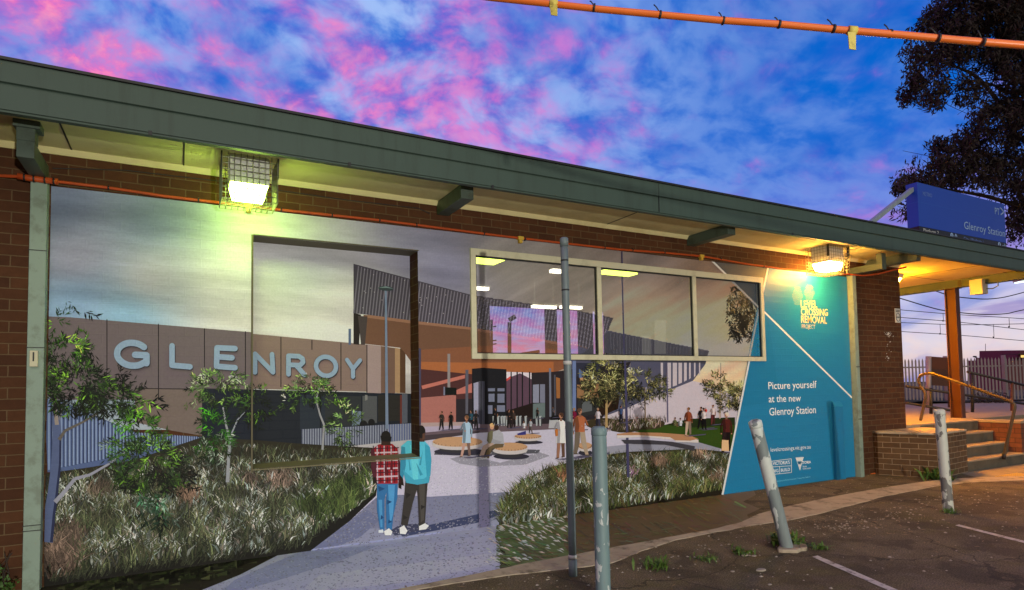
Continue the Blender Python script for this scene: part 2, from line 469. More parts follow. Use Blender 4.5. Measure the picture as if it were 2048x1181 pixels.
def print_mat(name, film=False, rough=0.55, spec=0.16):
    mt = D.materials.new(name); mt.use_nodes = True
    nt = mt.node_tree; b = NB(nt); P = nt.nodes['Principled BSDF']
    at = b.n('ShaderNodeAttribute', attribute_name='col')
    tc = b.n('ShaderNodeTexCoord')
    n = b.noise(tc.outputs['Object'], 55, 4, 0.7)
    n2 = b.noise(b.map(tc.outputs['Object'], (1, 1, 4)), 3, 5, 0.6)
    f = b.math('ADD', b.math('MULTIPLY', n, 0.34), b.math('MULTIPLY', n2, 0.14)); f = b.math('ADD', f, 0.76)
    hsv = b.n('ShaderNodeHueSaturation'); b.l(at.outputs['Color'], hsv.inputs['Color']); b.l(f, hsv.inputs['Value'])
    b.l(hsv.outputs[0], P.inputs['Base Color'])
    P.inputs['Roughness'].default_value = rough; P.inputs['Specular IOR Level'].default_value = spec
    if film:
        tr = b.n('ShaderNodeBsdfTransparent')
        mx = b.n('ShaderNodeMixShader'); mx.inputs[0].default_value = 0.44
        b.l(tr.outputs[0], mx.inputs[1]); b.l(P.outputs[0], mx.inputs[2])
        b.l(mx.outputs[0], nt.nodes['Material Output'].inputs[0])
        P.inputs['Roughness'].default_value = 0.06; P.inputs['Specular IOR Level'].default_value = 0.5
    else:
        # vinyl follows the joints of the painted brick behind it
        br = nt.nodes.new('ShaderNodeTexBrick'); br.offset = 0.5
        br.inputs['Scale'].default_value = 1.0; br.inputs['Mortar Size'].default_value = 0.006; br.inputs['Mortar Smooth'].default_value = 0.8
        br.inputs['Brick Width'].default_value = 0.24; br.inputs['Row Height'].default_value = 0.086
        b.l(b.map(tc.outputs['UV'], loc=(0.68, -0.009, 0)), br.inputs['Vector'])
        bp = b.n('ShaderNodeBump'); bp.inputs['Strength'].default_value = 0.22; bp.inputs['Distance'].default_value = 0.004
        h = b.math('SUBTRACT', b.math('MULTIPLY', b.noise(tc.outputs['UV'], 40, 3, 0.6), 0.7), br.outputs['Fac'])
        b.l(h, bp.inputs['Height']); b.l(bp.outputs[0], P.inputs['Normal'])
    return mt


M['print'] = print_mat('printed_vinyl')
M['gloss'] = print_mat('printed_vinyl_gloss', False, 0.40, 0.5)
M['film'] = print_mat('perforated_window_film', True)


# ------------------------------------------------------------------ key dimensions of the building (metres)
RX0, RX1, RZ0, RZ1, RY = 0.5821, 2.1725, 0.7986, 2.9238, 0.255       # blanked window recess
WX0, WX1, WZ0, WZ1 = 2.763, 7.389, 1.8064, 3.0116                    # three-pane window
WALL_TOP = 3.43; PIER_X = 10.84; WALL_L = -3.2
MUR_L, MUR_R, MUR_T = -0.915, 9.385, 3.17

# ------------------------------------------------------------------ the printed vinyl mural
def plin(rgb, g=1.0):
    return tuple(min(.85, (s2l(v) ** 1.30) * g) for v in rgb)


LAY = 0.00003                      # one printed layer: ink thickness


class Print:
    """flat printed picture: every shape is laid on the wall, in the recess or on the window film"""
    def __init__(self):
        self.parts = {}; self.n = 0; self.step = 1; self.top = 0
        rect = lambda x0, x1, z0, z1, y: [px((x0, y, z0)), px((x1, y, z0)), px((x1, y, z1)), px((x0, y, z1))]
        self.qr = rect(RX0, RX1, RZ0, RZ1, 0.0); self.qri = rect(RX0, RX1, RZ0, RZ1, RY)
        self.qw = rect(WX0 + .02, WX1 - .02, WZ0 + .02, WZ1 - .02, 0.0)
        self.mur = [px((MUR_L, 0, 0.0)), px((MUR_R, 0, 0.0)), px((MUR_R, 0, MUR_T)), px((MUR_L, 0, MUR_T))]
        self.film = []
        self.cur = None

    @staticmethod
    def clip(poly, quad, keep_out=False):
        """convex poly against convex quad -> (inside, [outside pieces])"""
        outs = []; ins = list(poly)
        cx = sum(q[0] for q in quad) / 4; cy = sum(q[1] for q in quad) / 4
        for i in range(4):
            a, c = quad[i], quad[(i + 1) % 4]
            nx, ny = -(c[1] - a[1]), (c[0] - a[0])
            if (cx - a[0]) * nx + (cy - a[1]) * ny < 0: nx, ny = -nx, -ny
            d = [(p[0] - a[0]) * nx + (p[1] - a[1]) * ny for p in ins]
            I, O = [], []
            for k in range(len(ins)):
                p, q = ins[k], ins[(k + 1) % len(ins)]; dp, dq = d[k], d[(k + 1) % len(ins)]
                (I if dp >= 0 else O).append(p)
                if (dp >= 0) != (dq >= 0):
                    t = dp / (dp - dq); x = (p[0] + t * (q[0] - p[0]), p[1] + t * (q[1] - p[1]))
                    I.append(x); O.append(x)
            if len(O) >= 3: outs.append(O)
            ins = I
            if len(ins) < 3: return [], outs
        return ins, outs

    def part(self, name, label=None):
        k = (name, len(self.parts))
        self.parts[k] = dict(label=label, faces=[]); self.cur = k
        return self

    def lift(self, pts, y, off):
        return [wy(p[0], p[1], y - off) for p in pts]

    def tri(self, pts, col, off, sky=False):
        F = self.parts[self.cur]['faces']
        xs = [p[0] for p in pts]; ys = [p[1] for p in pts]
        def far(q): return max(xs) < min(v[0] for v in q) or min(xs) > max(v[0] for v in q) or max(ys) < min(v[1] for v in q) or min(ys) > max(v[1] for v in q)
        pts, _ = self.clip(pts, self.mur)
        if len(pts) < 3: return
        pieces = [pts]
        if not far(self.qr):
            ins, outs = self.clip(pts, self.qr); pieces = outs
            if ins:
                i2, _ = self.clip(ins, self.qri)
                if i2: F.append((self.lift(i2, RY, off + .002), col))
        if not far(self.qw):
            p2 = []
            for p in pieces:
                ins, outs = self.clip(p, self.qw); p2 += outs
                if ins: self.film.append((ins, None if sky else col))
            pieces = p2
        for p in pieces: F.append((self.lift(p, 0.0, off + .004), col))

    def poly(self, pts, rgb, g=1.0):
        self.n += self.step; self.top = max(self.top, self.n)
        col = plin(rgb, PRINT_G * g) if max(rgb) > 1.01 else rgb
        off = self.n * LAY
        if len(pts) == 3: tris = [(0, 1, 2)]
        else: tris = tessellate_polygon([[Vector((p[0], p[1], 0)) for p in pts]])
        for t in tris: self.tri([pts[k] for k in t], col, off)

    def quad_strip(self, pts, w0, w1, rgb):
        """a stroke along pts with width w0..w1"""
        n = len(pts)
        for i in range(n - 1):
            a, c = pts[i], pts[i + 1]
            dx, dy = c[0] - a[0], c[1] - a[1]; L = math.hypot(dx, dy) or 1
            nx, ny = -dy / L, dx / L
            wa = (w0 + (w1 - w0) * i / (n - 1)) / 2; wb = (w0 + (w1 - w0) * (i + 1) / (n - 1)) / 2
            self.poly([(a[0] + nx * wa, a[1] + ny * wa), (c[0] + nx * wb, c[1] + ny * wb), (c[0] - nx * wb, c[1] - ny * wb), (a[0] - nx * wa, a[1] - ny * wa)], rgb)

    def disc(self, x, y, rx, ry, rgb, n=14, rot=0.0):
        c, s = math.cos(rot), math.sin(rot)
        self.poly([(x + rx * math.cos(2 * math.pi * k / n) * c - ry * math.sin(2 * math.pi * k / n) * s,
                    y + rx * math.cos(2 * math.pi * k / n) * s + ry * math.sin(2 * math.pi * k / n) * c) for k in range(n)], rgb)

    def stroke(self, pts, w, rgb):
        """round-ended lettering stroke"""
        for i in range(len(pts) - 1):
            a, c = pts[i], pts[i + 1]
            dx, dy = c[0] - a[0], c[1] - a[1]; L = math.hypot(dx, dy) or 1
            nx, ny = -dy / L * w / 2, dx / L * w / 2
            self.poly([(a[0] + nx, a[1] + ny), (c[0] + nx, c[1] + ny), (c[0] - nx, c[1] - ny), (a[0] - nx, a[1] - ny)], rgb)
        for p in pts: self.disc(p[0], p[1], w / 2, w / 2, rgb, 10)

    def sub(self, pts, rgb, depth):
        """one loose leaf or blade; depth in 0..1 inside the current layer"""
        self.tri(pts, plin(rgb, PRINT_G) if max(rgb) > 1.01 else rgb, self.n * LAY + depth * 9 * LAY)


PR = Print()

SKY_CTRL = [((110, 400), (112, 120, 142)), ((300, 440), (118, 128, 145)), ((150, 520), (140, 140, 156)), ((300, 560), (165, 164, 170)),
            ((450, 570), (182, 180, 182)), ((150, 600), (128, 150, 175)), ((250, 628), (130, 158, 180)), ((480, 640), (185, 183, 180)),
            ((620, 540), (172, 174, 178)), ((700, 600), (182, 180, 180)), ((650, 670), (192, 190, 188)), ((850, 480), (134, 134, 152)),
            ((900, 540), (128, 128, 150)), ((1000, 520), (132, 128, 126)), ((1150, 580), (130, 124, 120)), ((1300, 520), (126, 118, 118)),
            ((1300, 640), (168, 148, 132)), ((1400, 560), (128, 114, 106)), ((1450, 640), (176, 150, 132)), ((1480, 530), (150, 128, 112)),
            ((1440, 720), (206, 180, 160)), ((1480, 780), (208, 178, 152))]


def skycol(x, y):
    c = [0, 0, 0]; ws = 0
    for (a, d), rgb in SKY_CTRL:
        w = 1.0 / (((x - a) / 1.4) ** 2 + (y - d) ** 2 + 900) ** 1.5
        ws += w
        for k in range(3): c[k] += w * rgb[k]
    # drawn-out cloud streaks
    if x > 940: s = noise.fractal(Vector(((x * .8 - y * .75) / 260 + (x * .0), (x * .5 + y * .86) / 34, 3.1)), 0.8, 2.1, 5)
    else: s = noise.fractal(Vector((x / 330, (y - x * .12) / 46, 9.7)), 0.8, 2.1, 5)
    k = 1.08 + 0.13 * s
    return plin([max(8, min(225, v / ws * k)) for v in c], PRINT_G)


PR.part('printed_sky')
gx = [96 + (1720 - 96) * i / 240 for i in range(241)]; gy = [365 + (860 - 365) * j / 130 for j in range(131)]
for i in range(240):
    for j in range(130):
        xc, yc = (gx[i] + gx[i + 1]) / 2, (gy[j] + gy[j + 1]) / 2
        PR.tri([(gx[i], gy[j]), (gx[i + 1], gy[j]), (gx[i + 1], gy[j + 1]), (gx[i], gy[j + 1])], skycol(xc, yc), 0.0, True)

# station name building
PR.part('printed_name_building')
PR.poly([(90, 633), (140, 635), (505, 665), (505, 800), (90, 800)], (118, 108, 112))
PR.poly([(270, 776), (405, 779), (405, 872), (345, 862), (270, 845)], (124, 112, 108))
PR.poly([(404, 777), (830, 788), (830, 905), (404, 900)], (38, 44, 56))
PR.poly([(404, 779), (505, 781), (505, 895), (404, 890)], (34, 42, 58))
PR.poly([(505, 668), (740, 690), (775, 694), (808, 702), (811, 786), (505, 778)], (138, 121, 116))
for a, c, rgb in ((733, 762, (158, 142, 142)), (762, 790, (122, 100, 90)), (790, 800, (165, 140, 115)), (800, 811, (98, 74, 56))):
    PR.poly([(a, 690 + (a - 740) * .12), (c, 690 + (c - 740) * .13), (c, 787), (a, 786)], rgb)
for x, y0, y1 in ((213, 639, 742), (316, 648, 800), (408, 657, 735), (490, 663, 760), (561, 674, 775), (623, 680, 700), (681, 686, 780), (733, 690, 786)):
    PR.poly([(x, y0), (x + 1.8, y0), (x + 1.8, y1), (x, y1)], (45, 38, 42))
PR.poly([(272, 776.5), (405, 778), (405, 779.8), (272, 778.3)], (50, 42, 44))
# glazing, ghosts and reflections under the name band
for q in ((600, 790, 650, 858, (52, 60, 72)), (650, 792, 722, 852, (58, 62, 66)), (725, 792, 754, 846, (92, 94, 98)), (704, 822, 722, 850, (120, 132, 150)),
          (730, 790, 735, 800, (130, 130, 130)), (756, 790, 800, 842, (54, 52, 50)), (800, 790, 812, 846, (110, 62, 56)), (804, 788, 815, 846, (96, 100, 112))):
    PR.poly([(q[0], q[1]), (q[2], q[1] + 1), (q[2], q[3]), (q[0], q[3] + 2)], q[4])
PR.disc(743, 846, 7, 8, (30, 30, 34)); PR.disc(727, 850, 8, 9, (32, 32, 36)); PR.poly([(640, 790), (642, 790), (642, 862), (640, 862)], (24, 26, 30))
# corrugated screen walls
PR.part('printed_corrugated_wall')
PR.poly([(90, 798), (130, 806), (215, 842), (270, 865), (300, 870), (403, 874), (403, 905), (270, 935), (95, 945)], (96, 110, 146))
PR.n += 1; PR.step = 0
x = 96.0
while x < 402:
    t = (x - 96) / 306
    top = 800 + 0.42 * (x - 110) if x < 260 else 864 + (x - 260) * .07
    w = 8.5 - 4.2 * t
    PR.poly([(x, top), (x + w * .42, top + 1), (x + w * .42, 940 - 60 * t), (x, 940 - 60 * t)], (140, 154, 184))
    PR.poly([(x + w * .72, top), (x + w, top + 1), (x + w, 940 - 60 * t), (x + w * .72, 940 - 60 * t)], (56, 66, 98))
    x += w
PR.step = 1
PR.part('printed_corrugated_wall', 'printed pale corrugated wall inside the recess')
PR.poly([(603, 859), (700, 854), (822, 847), (822, 882), (735, 890), (603, 902)], (140, 144, 160))
PR.n += 1; PR.step = 0
x = 603.0
while x < 820:
    PR.poly([(x, 859 - (x - 603) * .055), (x + 2.1, 859 - (x - 603) * .055), (x + 2.1, 901 - (x - 603) * .09), (x, 901 - (x - 603) * .09)], (78, 82, 104) if x < 775 else (92, 104, 142))
    x += 5.0
PR.step = 1
PR.poly([(600, 903), (820, 880), (835, 880), (835, 905), (740, 905), (600, 912)], (176, 172, 178))

# canopy of the new station: perforated roof edge, timber soffit
PR.part('printed_canopy')
PR.poly([(727, 630), (835, 643), (942, 654), (1093, 678), (1190, 698), (1190, 716), (1107, 746), (955, 752), (842, 742), (835, 742), (808, 704), (800, 696), (727, 688)], (120, 92, 76))
PR.poly([(842, 700), (1000, 690), (1190, 706), (1190, 716), (1107, 746), (955, 752), (842, 742)], (138, 98, 76))
PR.poly([(842, 724), (945, 726), (1107, 724), (1107, 746), (955, 752), (842, 742)], (166, 112, 76))
PR.poly([(707, 626), (722, 630), (718, 690), (707, 689)], (52, 46, 44))
PR.poly([(716, 632), (735, 634), (730, 690), (722, 690)], (84, 76, 76))
PR.poly([(697, 658), (702, 658), (702, 690), (697, 690)], (96, 112, 140))
canopy = [(707, 528), (835, 562), (942, 590), (1158, 622), (1228, 636), (1217, 662), (1190, 702), (1158, 690), (1093, 680), (942, 655), (835, 643), (735, 630), (707, 627)]
PR.poly(canopy, (84, 80, 90))


def lerp_line(L, x):
    for (a, ya), (c, yc) in zip(L[:-1], L[1:]):
        if a <= x <= c: return ya + (yc - ya) * (x - a) / (c - a)
    return L[-1][1] if x > L[-1][0] else L[0][1]


TOPL = [(707, 528), (835, 562), (942, 590), (1158, 622), (1228, 636)]; BOTL = [(707, 627), (735, 630), (835, 643), (942, 655), (1093, 680), (1190, 702), (1228, 640)]
PR.n += 1
x = 712.0
while x < 1215:
    y0, y1 = lerp_line(TOPL, x + 4) + 2, lerp_line(BOTL, x - 6)
    PR.sub([(x + 4, y0), (x + 6.2, y0 + .6), (x - 3.6, y1), (x - 6, y1)], (124, 120, 132), 0)
    x += 6.2
PR.n += 10
for k in range(25):
    x = random.uniform(715, 930); y0, y1 = lerp_line(TOPL, x), lerp_line(BOTL, x)
    y = y0 + (y1 - y0) * random.random(); PR.sub([(x, y), (x + 2, y), (x + 1, y + 2)], (178, 174, 180), random.random())
PR.poly([(735, 630), (835, 643), (942, 655), (942, 660), (835, 649), (735, 636)], (150, 118, 100))
PR.poly([(942, 655), (1093, 680), (1190, 700), (1188, 704), (1093, 685), (942, 660)], (140, 108, 95))

# rear wing with louvres, white wing wall
PR.part('printed_wing')
PR.poly([(1195, 838), (1250, 818), (1300, 797), (1385, 762), (1402, 766), (1500, 799), (1482, 892), (1200, 892)], (188, 180, 190))
wing = [(1150, 690), (1190, 702), (1215, 661), (1420, 702), (1410, 730), (1386, 762), (1300, 797), (1250, 818), (1196, 838), (1130, 846), (1130, 690)]
PR.poly(wing, (96, 96, 116))
PR.poly([(1217, 663), (1418, 703), (1411, 728), (1310, 724), (1150, 722)], (84, 84, 96))
PR.n += 1
for k in range(30):
    x = 1222 + k * 6.3; PR.sub([(x, 664 + (x - 1215) * .2), (x + 1.5, 664 + (x - 1215) * .2), (x + 1.0, 722), (x, 722)], (104, 104, 116), 0)
PR.n += 10
for x, w in ((1321.5, 4.5), (1333, 9), (1345.5, 8.5), (1357, 7), (1368, 5.5), (1378, 3.5), (1388, 3), (1398, 2.5)):
    PR.poly([(x, 726), (x + w, 726), (x + w, 782 - (x - 1320) * .44), (x, 785 - (x - 1320) * .44)], (186, 178, 186))
for x in (1290, 1302, 1311):
    PR.poly([(x, 776), (x + 3.5, 774), (x + 3.5, 790), (x, 793)], (150, 148, 166))
for x in (1209, 1260, 1441):
    PR.poly([(x, 726), (x + 1, 726), (x + 1, 835), (x, 835)], (130, 124, 132))

# concourse under the canopy
PR.part('printed_concourse')
PR.poly([(836, 738), (955, 750), (1107, 744), (1262, 724), (1200, 846), (1130, 868), (836, 868)], (58, 52, 58))
PR.poly([(836, 738), (955, 750), (955, 798), (836, 800)], (92, 60, 60))
PR.poly([(842, 796), (912, 790), (912, 850), (842, 852)], (166, 118, 112))
PR.poly([(843, 772), (930, 750), (930, 757), (845, 779)], (182, 122, 112))
PR.poly([(905, 784), (944, 767), (944, 786), (912, 789)], (180, 122, 114))
PR.poly([(836, 696), (842, 698), (842, 880), (836, 880)], (84, 82, 104))
PR.poly([(895, 708), (900.5, 708), (900.5, 776), (895, 776)], (146, 140, 142))
PR.poly([(887, 774), (890, 774), (890, 791), (887, 791)], (128, 130, 150)); PR.poly([(890, 775), (913, 776), (913, 791), (890, 790)], (26, 32, 30))
PR.poly([(931, 740), (937, 740), (936, 828), (931, 828)], (104, 104, 116))
PR.poly([(944, 738), (966, 736), (1013, 739), (1013, 855), (944, 852)], (42, 42, 48))
PR.poly([(947, 767), (957, 764), (957, 850), (948, 848)], (156, 156, 176))
for x in (959, 963.5, 967): PR.poly([(x, 763), (x + 1.6, 763), (x + 1.6, 850), (x, 850)], (112, 112, 128))
for q in ((976, 777, 990, 783), (995, 777, 1009, 783), (977, 788, 989, 804), (995, 788, 1009, 806), (976, 811, 985, 828), (994, 811, 1010, 824)):
    PR.poly([(q[0], q[1]), (q[2], q[1]), (q[2], q[3]), (q[0], q[3])], (124, 128, 148))
PR.poly([(1013, 744), (1063, 746), (1063, 775), (1013, 775)], (204, 196, 208))
PR.poly([(1013, 758), (1040, 747), (1063, 759), (1063, 818), (1013, 822)], (104, 82, 98)); PR.poly([(1013, 758), (1022, 752), (1022, 757), (1013, 763)], (196, 92, 88))
for x in (1021, 1033, 1043.5, 1058): PR.poly([(x, 744), (x + 2.6, 744), (x + 2.6, 822), (x, 822)], (36, 36, 40))
PR.poly([(1013, 822), (1066, 806), (1066, 835), (1013, 838)], (48, 36, 34))
PR.poly([(1066, 770), (1078, 769), (1078, 806), (1066, 806)], (140, 142, 160)); PR.poly([(1080, 769), (1090, 769), (1090, 806), (1080, 806)], (128, 130, 148))
PR.poly([(1066, 808), (1090, 806), (1090, 835), (1066, 838)], (112, 124, 126))
PR.poly([(1098, 737), (1102, 737), (1103, 834), (1099, 834)], (122, 126, 142)); PR.poly([(1108, 750), (1111, 750), (1112, 836), (1109, 836)], (96, 96, 106))
PR.poly([(1112, 755), (1120, 757), (1120, 797), (1113, 797)], (156, 112, 74))
PR.poly([(1150, 726), (1200, 726), (1200, 762), (1150, 752)], (64, 66, 82)); PR.poly([(1158, 738), (1186, 756), (1158, 756)], (104, 122, 160))
PR.poly([(1154, 770), (1198, 768), (1200, 798), (1154, 797)], (150, 120, 92)); PR.poly([(1160, 756), (1180, 755), (1180, 762), (1160, 763)], (186, 150, 118))
PR.poly([(1156, 800), (1198, 796), (1198, 826), (1156, 836)], (62, 62, 64)); PR.poly([(1164, 804), (1184, 802), (1184, 822), (1164, 826)], (104, 108, 112))
PR.poly([(1198, 790), (1240, 790), (1236, 818), (1196, 836)], (56, 40, 30))
PR.poly([(1199, 794), (1203, 794), (1203, 797), (1199, 797)], (70, 190, 80))
PR.poly([(1145, 722), (1152, 722), (1152, 822), (1145, 822)], (118, 132, 168))
PR.poly([(836, 850), (1110, 848), (1160, 842), (1200, 838), (1200, 850), (1130, 868), (836, 896)], (112, 98, 106))
PR.poly([(842, 853), (960, 848), (960, 856), (842, 866)], (170, 160, 178)); PR.poly([(842, 846), (945, 844), (945, 851), (842, 854)], (168, 150, 150))
PR.poly([(836, 872), (960, 862), (950, 880), (836, 888)], (84, 74, 80))
for x in (985, 994, 1001, 1006, 1011, 1031, 1038, 1049, 1071, 1078):
    PR.poly([(x, 833), (x + 5, 832), (x + 4.5, 852), (x + 1, 852)], (164, 168, 172)); PR.poly([(x + 4, 834), (x + 6.5, 836), (x + 6, 853), (x + 4, 852)], (70, 70, 76))
PR.poly([(1099, 840), (1116, 839), (1116, 857), (1097, 857)], (170, 170, 176)); PR.poly([(1104, 832), (1118, 831), (1118, 840), (1100, 841)], (30, 30, 32))

# paving
PR.part('printed_paving')
PR.poly([(600, 1125), (620, 1097), (700, 1042), (752, 992), (758, 930), (820, 885), (836, 884), (960, 866), (1130, 858), (1196, 840), (1240, 845), (1340, 862), (1440, 880), (1465, 900), (1450, 930),
         (1180, 930), (1090, 940), (1030, 972), (1005, 1010), (998, 1075), (616, 1125)], (184, 180, 196))
PR.poly([(600, 1125), (620, 1097), (700, 1042), (752, 996), (800, 990), (860, 994), (1020, 984), (1005, 1010), (998, 1075)], (128, 130, 152))
PR.poly([(360, 1185), (480, 1119), (616, 1098), (700, 1060), (900, 1050), (998, 1040), (998, 1085), (600, 1145)], (140, 142, 162))
PR.poly([(620, 1097), (700, 1042), (735, 1020), (760, 1040), (720, 1075), (660, 1100)], (116, 120, 146))
PR.poly([(800, 1068), (860, 1050), (950, 1030), (1000, 1018), (1000, 1030), (955, 1046), (870, 1062), (805, 1074)], (74, 80, 108))
PR.poly([(780, 1062), (800, 1050), (856, 1046), (845, 1060), (790, 1072)], (76, 78, 100))
PR.poly([(958, 930), (975, 924), (980, 1075), (958, 1075)], (150, 146, 172))  # upright purple band: bollard's cast shadow painted into the paving colour
PR.poly([(900, 918), (930, 910), (1000, 926), (1080, 905), (1100, 912), (1050, 930), (960, 934), (920, 928)], (150, 148, 160))
PR.poly([(1200, 895), (1300, 885), (1440, 885), (1440, 910), (1180, 920)], (150, 150, 164))
PR.poly([(870, 905), (1000, 898), (1080, 900), (1078, 907), (960, 912), (868, 910)], (96, 96, 104))
PR.poly([px((.9, 0, 0)), px((2.42, 0, 0)), px((2.42, 0, .014)), px((.9, 0, .014))], (150, 154, 184))
PR.n += 1
for k in range(2600):
    y = random.uniform(880, 1100); x = random.uniform(640 + (1060 - y) * .5 if y > 990 else 840, 1000 if y > 1000 else 1120)
    s = .9 + (y - 870) / 120; v = random.choice((110, 116, 136, 142)) if y > 990 else random.choice((160, 165, 195, 200))
    PR.sub([(x, y), (x + 1.6 * s, y - .3 * s), (x + .9 * s, y + .8 * s)], (v, v, v + 14), random.random() * .6)
PR.n += 5
PR.poly([(1380, 850), (1470, 845), (1466, 905), (1380, 880), (1300, 868), (1240, 860), (1290, 850)], (66, 88, 36))
PR.poly([(1330, 850), (1380, 838), (1470, 835), (1470, 850), (1380, 856)], (50, 62, 34))
for q in ((1205, 848, 34, 12), (1250, 852, 40, 14), (1290, 848, 40, 12)): PR.disc(q[0], q[1], q[2], q[3], (74, 66, 50))

# planting beds
PR.part('printed_left_planting')
LB = [(88, 948), (180, 935), (270, 920), (400, 876), (505, 880), (603, 888), (745, 896), (760, 930), (752, 992), (700, 1042), (620, 1097), (480, 1121), (300, 1143), (88, 1172)]
PR.poly(LB, (58, 54, 42))
PR.poly([(88, 1190), (88, 1110), (300, 1100), (480, 1080), (640, 1030), (752, 980), (752, 992), (700, 1042), (620, 1103), (480, 1135), (300, 1165)], (36, 34, 30))
PR.poly([(590, 1010), (650, 975), (735, 955), (752, 985), (690, 1030), (640, 1045)], (62, 74, 40))
PR.part('printed_right_planting')
RB = [(998, 1066), (998, 1040), (1006, 1008), (1030, 972), (1090, 938), (1180, 914), (1260, 904), (1390, 898), (1462, 905), (1452, 985), (1445, 990), (1250, 1021), (1100, 1045)]
PR.poly(RB, (64, 62, 46))
PR.poly([(998, 1066), (998, 1045), (1020, 1030), (1250, 1000), (1448, 965), (1445, 1000), (1250, 1036), (998, 1076)], (50, 46, 36))


def inpoly(x, y, P):
    c = False
    for i in range(len(P)):
        (a, ya), (d, yd) = P[i], P[i - 1]
        if (ya > y) != (yd > y) and x < (d - a) * (y - ya) / (yd - ya) + a: c = not c
    return c


def grass(poly, n, size, palette, plume, clumps=(), pfrac=0.3, flow=0.0):
    xs = [p[0] for p in poly]; ys = [p[1] for p in poly]
    pts = []
    while len(pts) < n:
        x, y = random.uniform(min(xs), max(xs)), random.uniform(min(ys), max(ys))
        if inpoly(x, y, poly): pts.append((x, y))
    pts.sort(key=lambda p: p[1])
    for k, (x, y) in enumerate(pts):
        s = size(y); dth = k / n
        nz = noise.noise(Vector((x / 60, y / 40, 1.0)))
        cl = None
        for cx, cy, r, rgb in clumps:
            if math.hypot((x - cx) / 1.3, y - cy) < r * random.uniform(.5, 1.1): cl = rgb
        lean = random.gauss(flow + .35 * noise.noise(Vector((x / 25, y / 18, 6.0))), 0.45); big_ = 1 + .9 * noise.noise(Vector((x / 38, y / 22, 4.0)))
        if random.random() < pfrac + .5 * nz and cl is None:
            h = s * random.uniform(.6, 1.2); w = h * random.uniform(.06, .11)
            v = random.uniform(.5, 1.1) * max(.45, min(1.2, big_)); rgb = tuple(min(250, c * v) for c in random.choice(plume))
            x1, y1 = x + h * math.sin(lean) * .55, y - h * .6; x2, y2 = x + h * math.sin(lean * 1.9), y - h * math.cos(lean * .9)
            PR.sub([(x - w * .4, y), (x + w * .4, y), (x1 + w, y1), (x1 - w * .8, y1)], rgb, dth)
            PR.sub([(x1 - w * .8, y1), (x1 + w, y1), (x2, y2)], rgb, dth)
        else:
            h = s * random.uniform(.8, 1.7); w = h * random.uniform(.022, .05)
            rgb = random.choice(palette) if cl is None else cl
            v = random.uniform(.5, 1.25) * max(.35, min(1.35, big_)); rgb = tuple(max(6, min(250, (c * .75 + m_ * .25) * (v * .7 + .3))) for c, m_ in zip(rgb, (104, 106, 92)))
            x1, y1 = x + h * math.sin(lean) * .4, y - h * .55; x2, y2 = x + h * math.sin(lean * 1.6), y - h * math.cos(lean)
            PR.sub([(x - w, y), (x + w, y), (x1 + w * .8, y1), (x1 - w * .8, y1)], rgb, dth)
            PR.sub([(x1 - w * .8, y1), (x1 + w * .8, y1), (x2, y2)], rgb, dth)


GREEN = [(100, 108, 78), (76, 90, 62), (116, 118, 92), (60, 70, 52), (96, 92, 74), (52, 56, 46)]
PLUME = [(186, 190, 184), (164, 172, 166), (178, 166, 158), (150, 162, 160), (200, 200, 194)]
RED = (140, 118, 110)
PR.part('printed_left_grasses'); PR.n += 1
grass([(90, 965), (270, 935), (400, 892), (505, 894), (603, 902), (740, 905), (756, 940), (750, 985), (700, 1030), (610, 1085), (480, 1108), (300, 1132), (90, 1160)],
      10500, lambda y: 9 + (y - 890) * .088, GREEN, PLUME,
      ((560, 965, 26, RED), (375, 1000, 20, (152, 122, 108)), (200, 985, 22, (132, 114, 104)), (115, 1130, 44, (136, 112, 104)), (140, 1085, 30, (126, 106, 98)), (500, 965, 16, RED)), .24)
PR.n += 10
grass([(590, 1015), (650, 985), (740, 962), (750, 985), (690, 1032), (640, 1048)], 700, lambda y: 26, [(86, 104, 50), (70, 90, 44), (100, 112, 66), (50, 66, 34)], PLUME, (), .02)
PR.n += 10
grass([(100, 1150), (300, 1132), (500, 1100), (620, 1075), (620, 1095), (480, 1118), (300, 1141), (100, 1170)], 500, lambda y: 16, [(52, 56, 42), (40, 42, 36), (66, 70, 52)], PLUME, (), .0, .7)
PR.n += 10
PR.part('printed_right_grasses'); PR.n += 1
grass([(1002, 1060), (1004, 1020), (1040, 975), (1095, 945), (1180, 922), (1260, 914), (1390, 908), (1456, 915), (1450, 980), (1250, 1015), (1100, 1040)],
      7600, lambda y: 11 + (y - 905) * .10, [(92, 104, 58), (70, 84, 46), (112, 110, 74), (54, 60, 40), (96, 84, 58)], PLUME,
      ((1320, 930, 16, (156, 128, 114)), (1130, 960, 15, (150, 104, 82)), (1400, 915, 14, (162, 136, 122)), (1430, 965, 12, (158, 130, 114)), (1265, 955, 6, (150, 110, 150))), .28)
PR.n += 10
grass([(1190, 850), (1240, 838), (1300, 838), (1335, 842), (1320, 856), (1250, 862), (1190, 866)], 420, lambda y: 9, [(86, 88, 48), (120, 104, 92), (70, 66, 44)], [(190, 176, 172), (176, 150, 150)], (), .4)
PR.n += 10


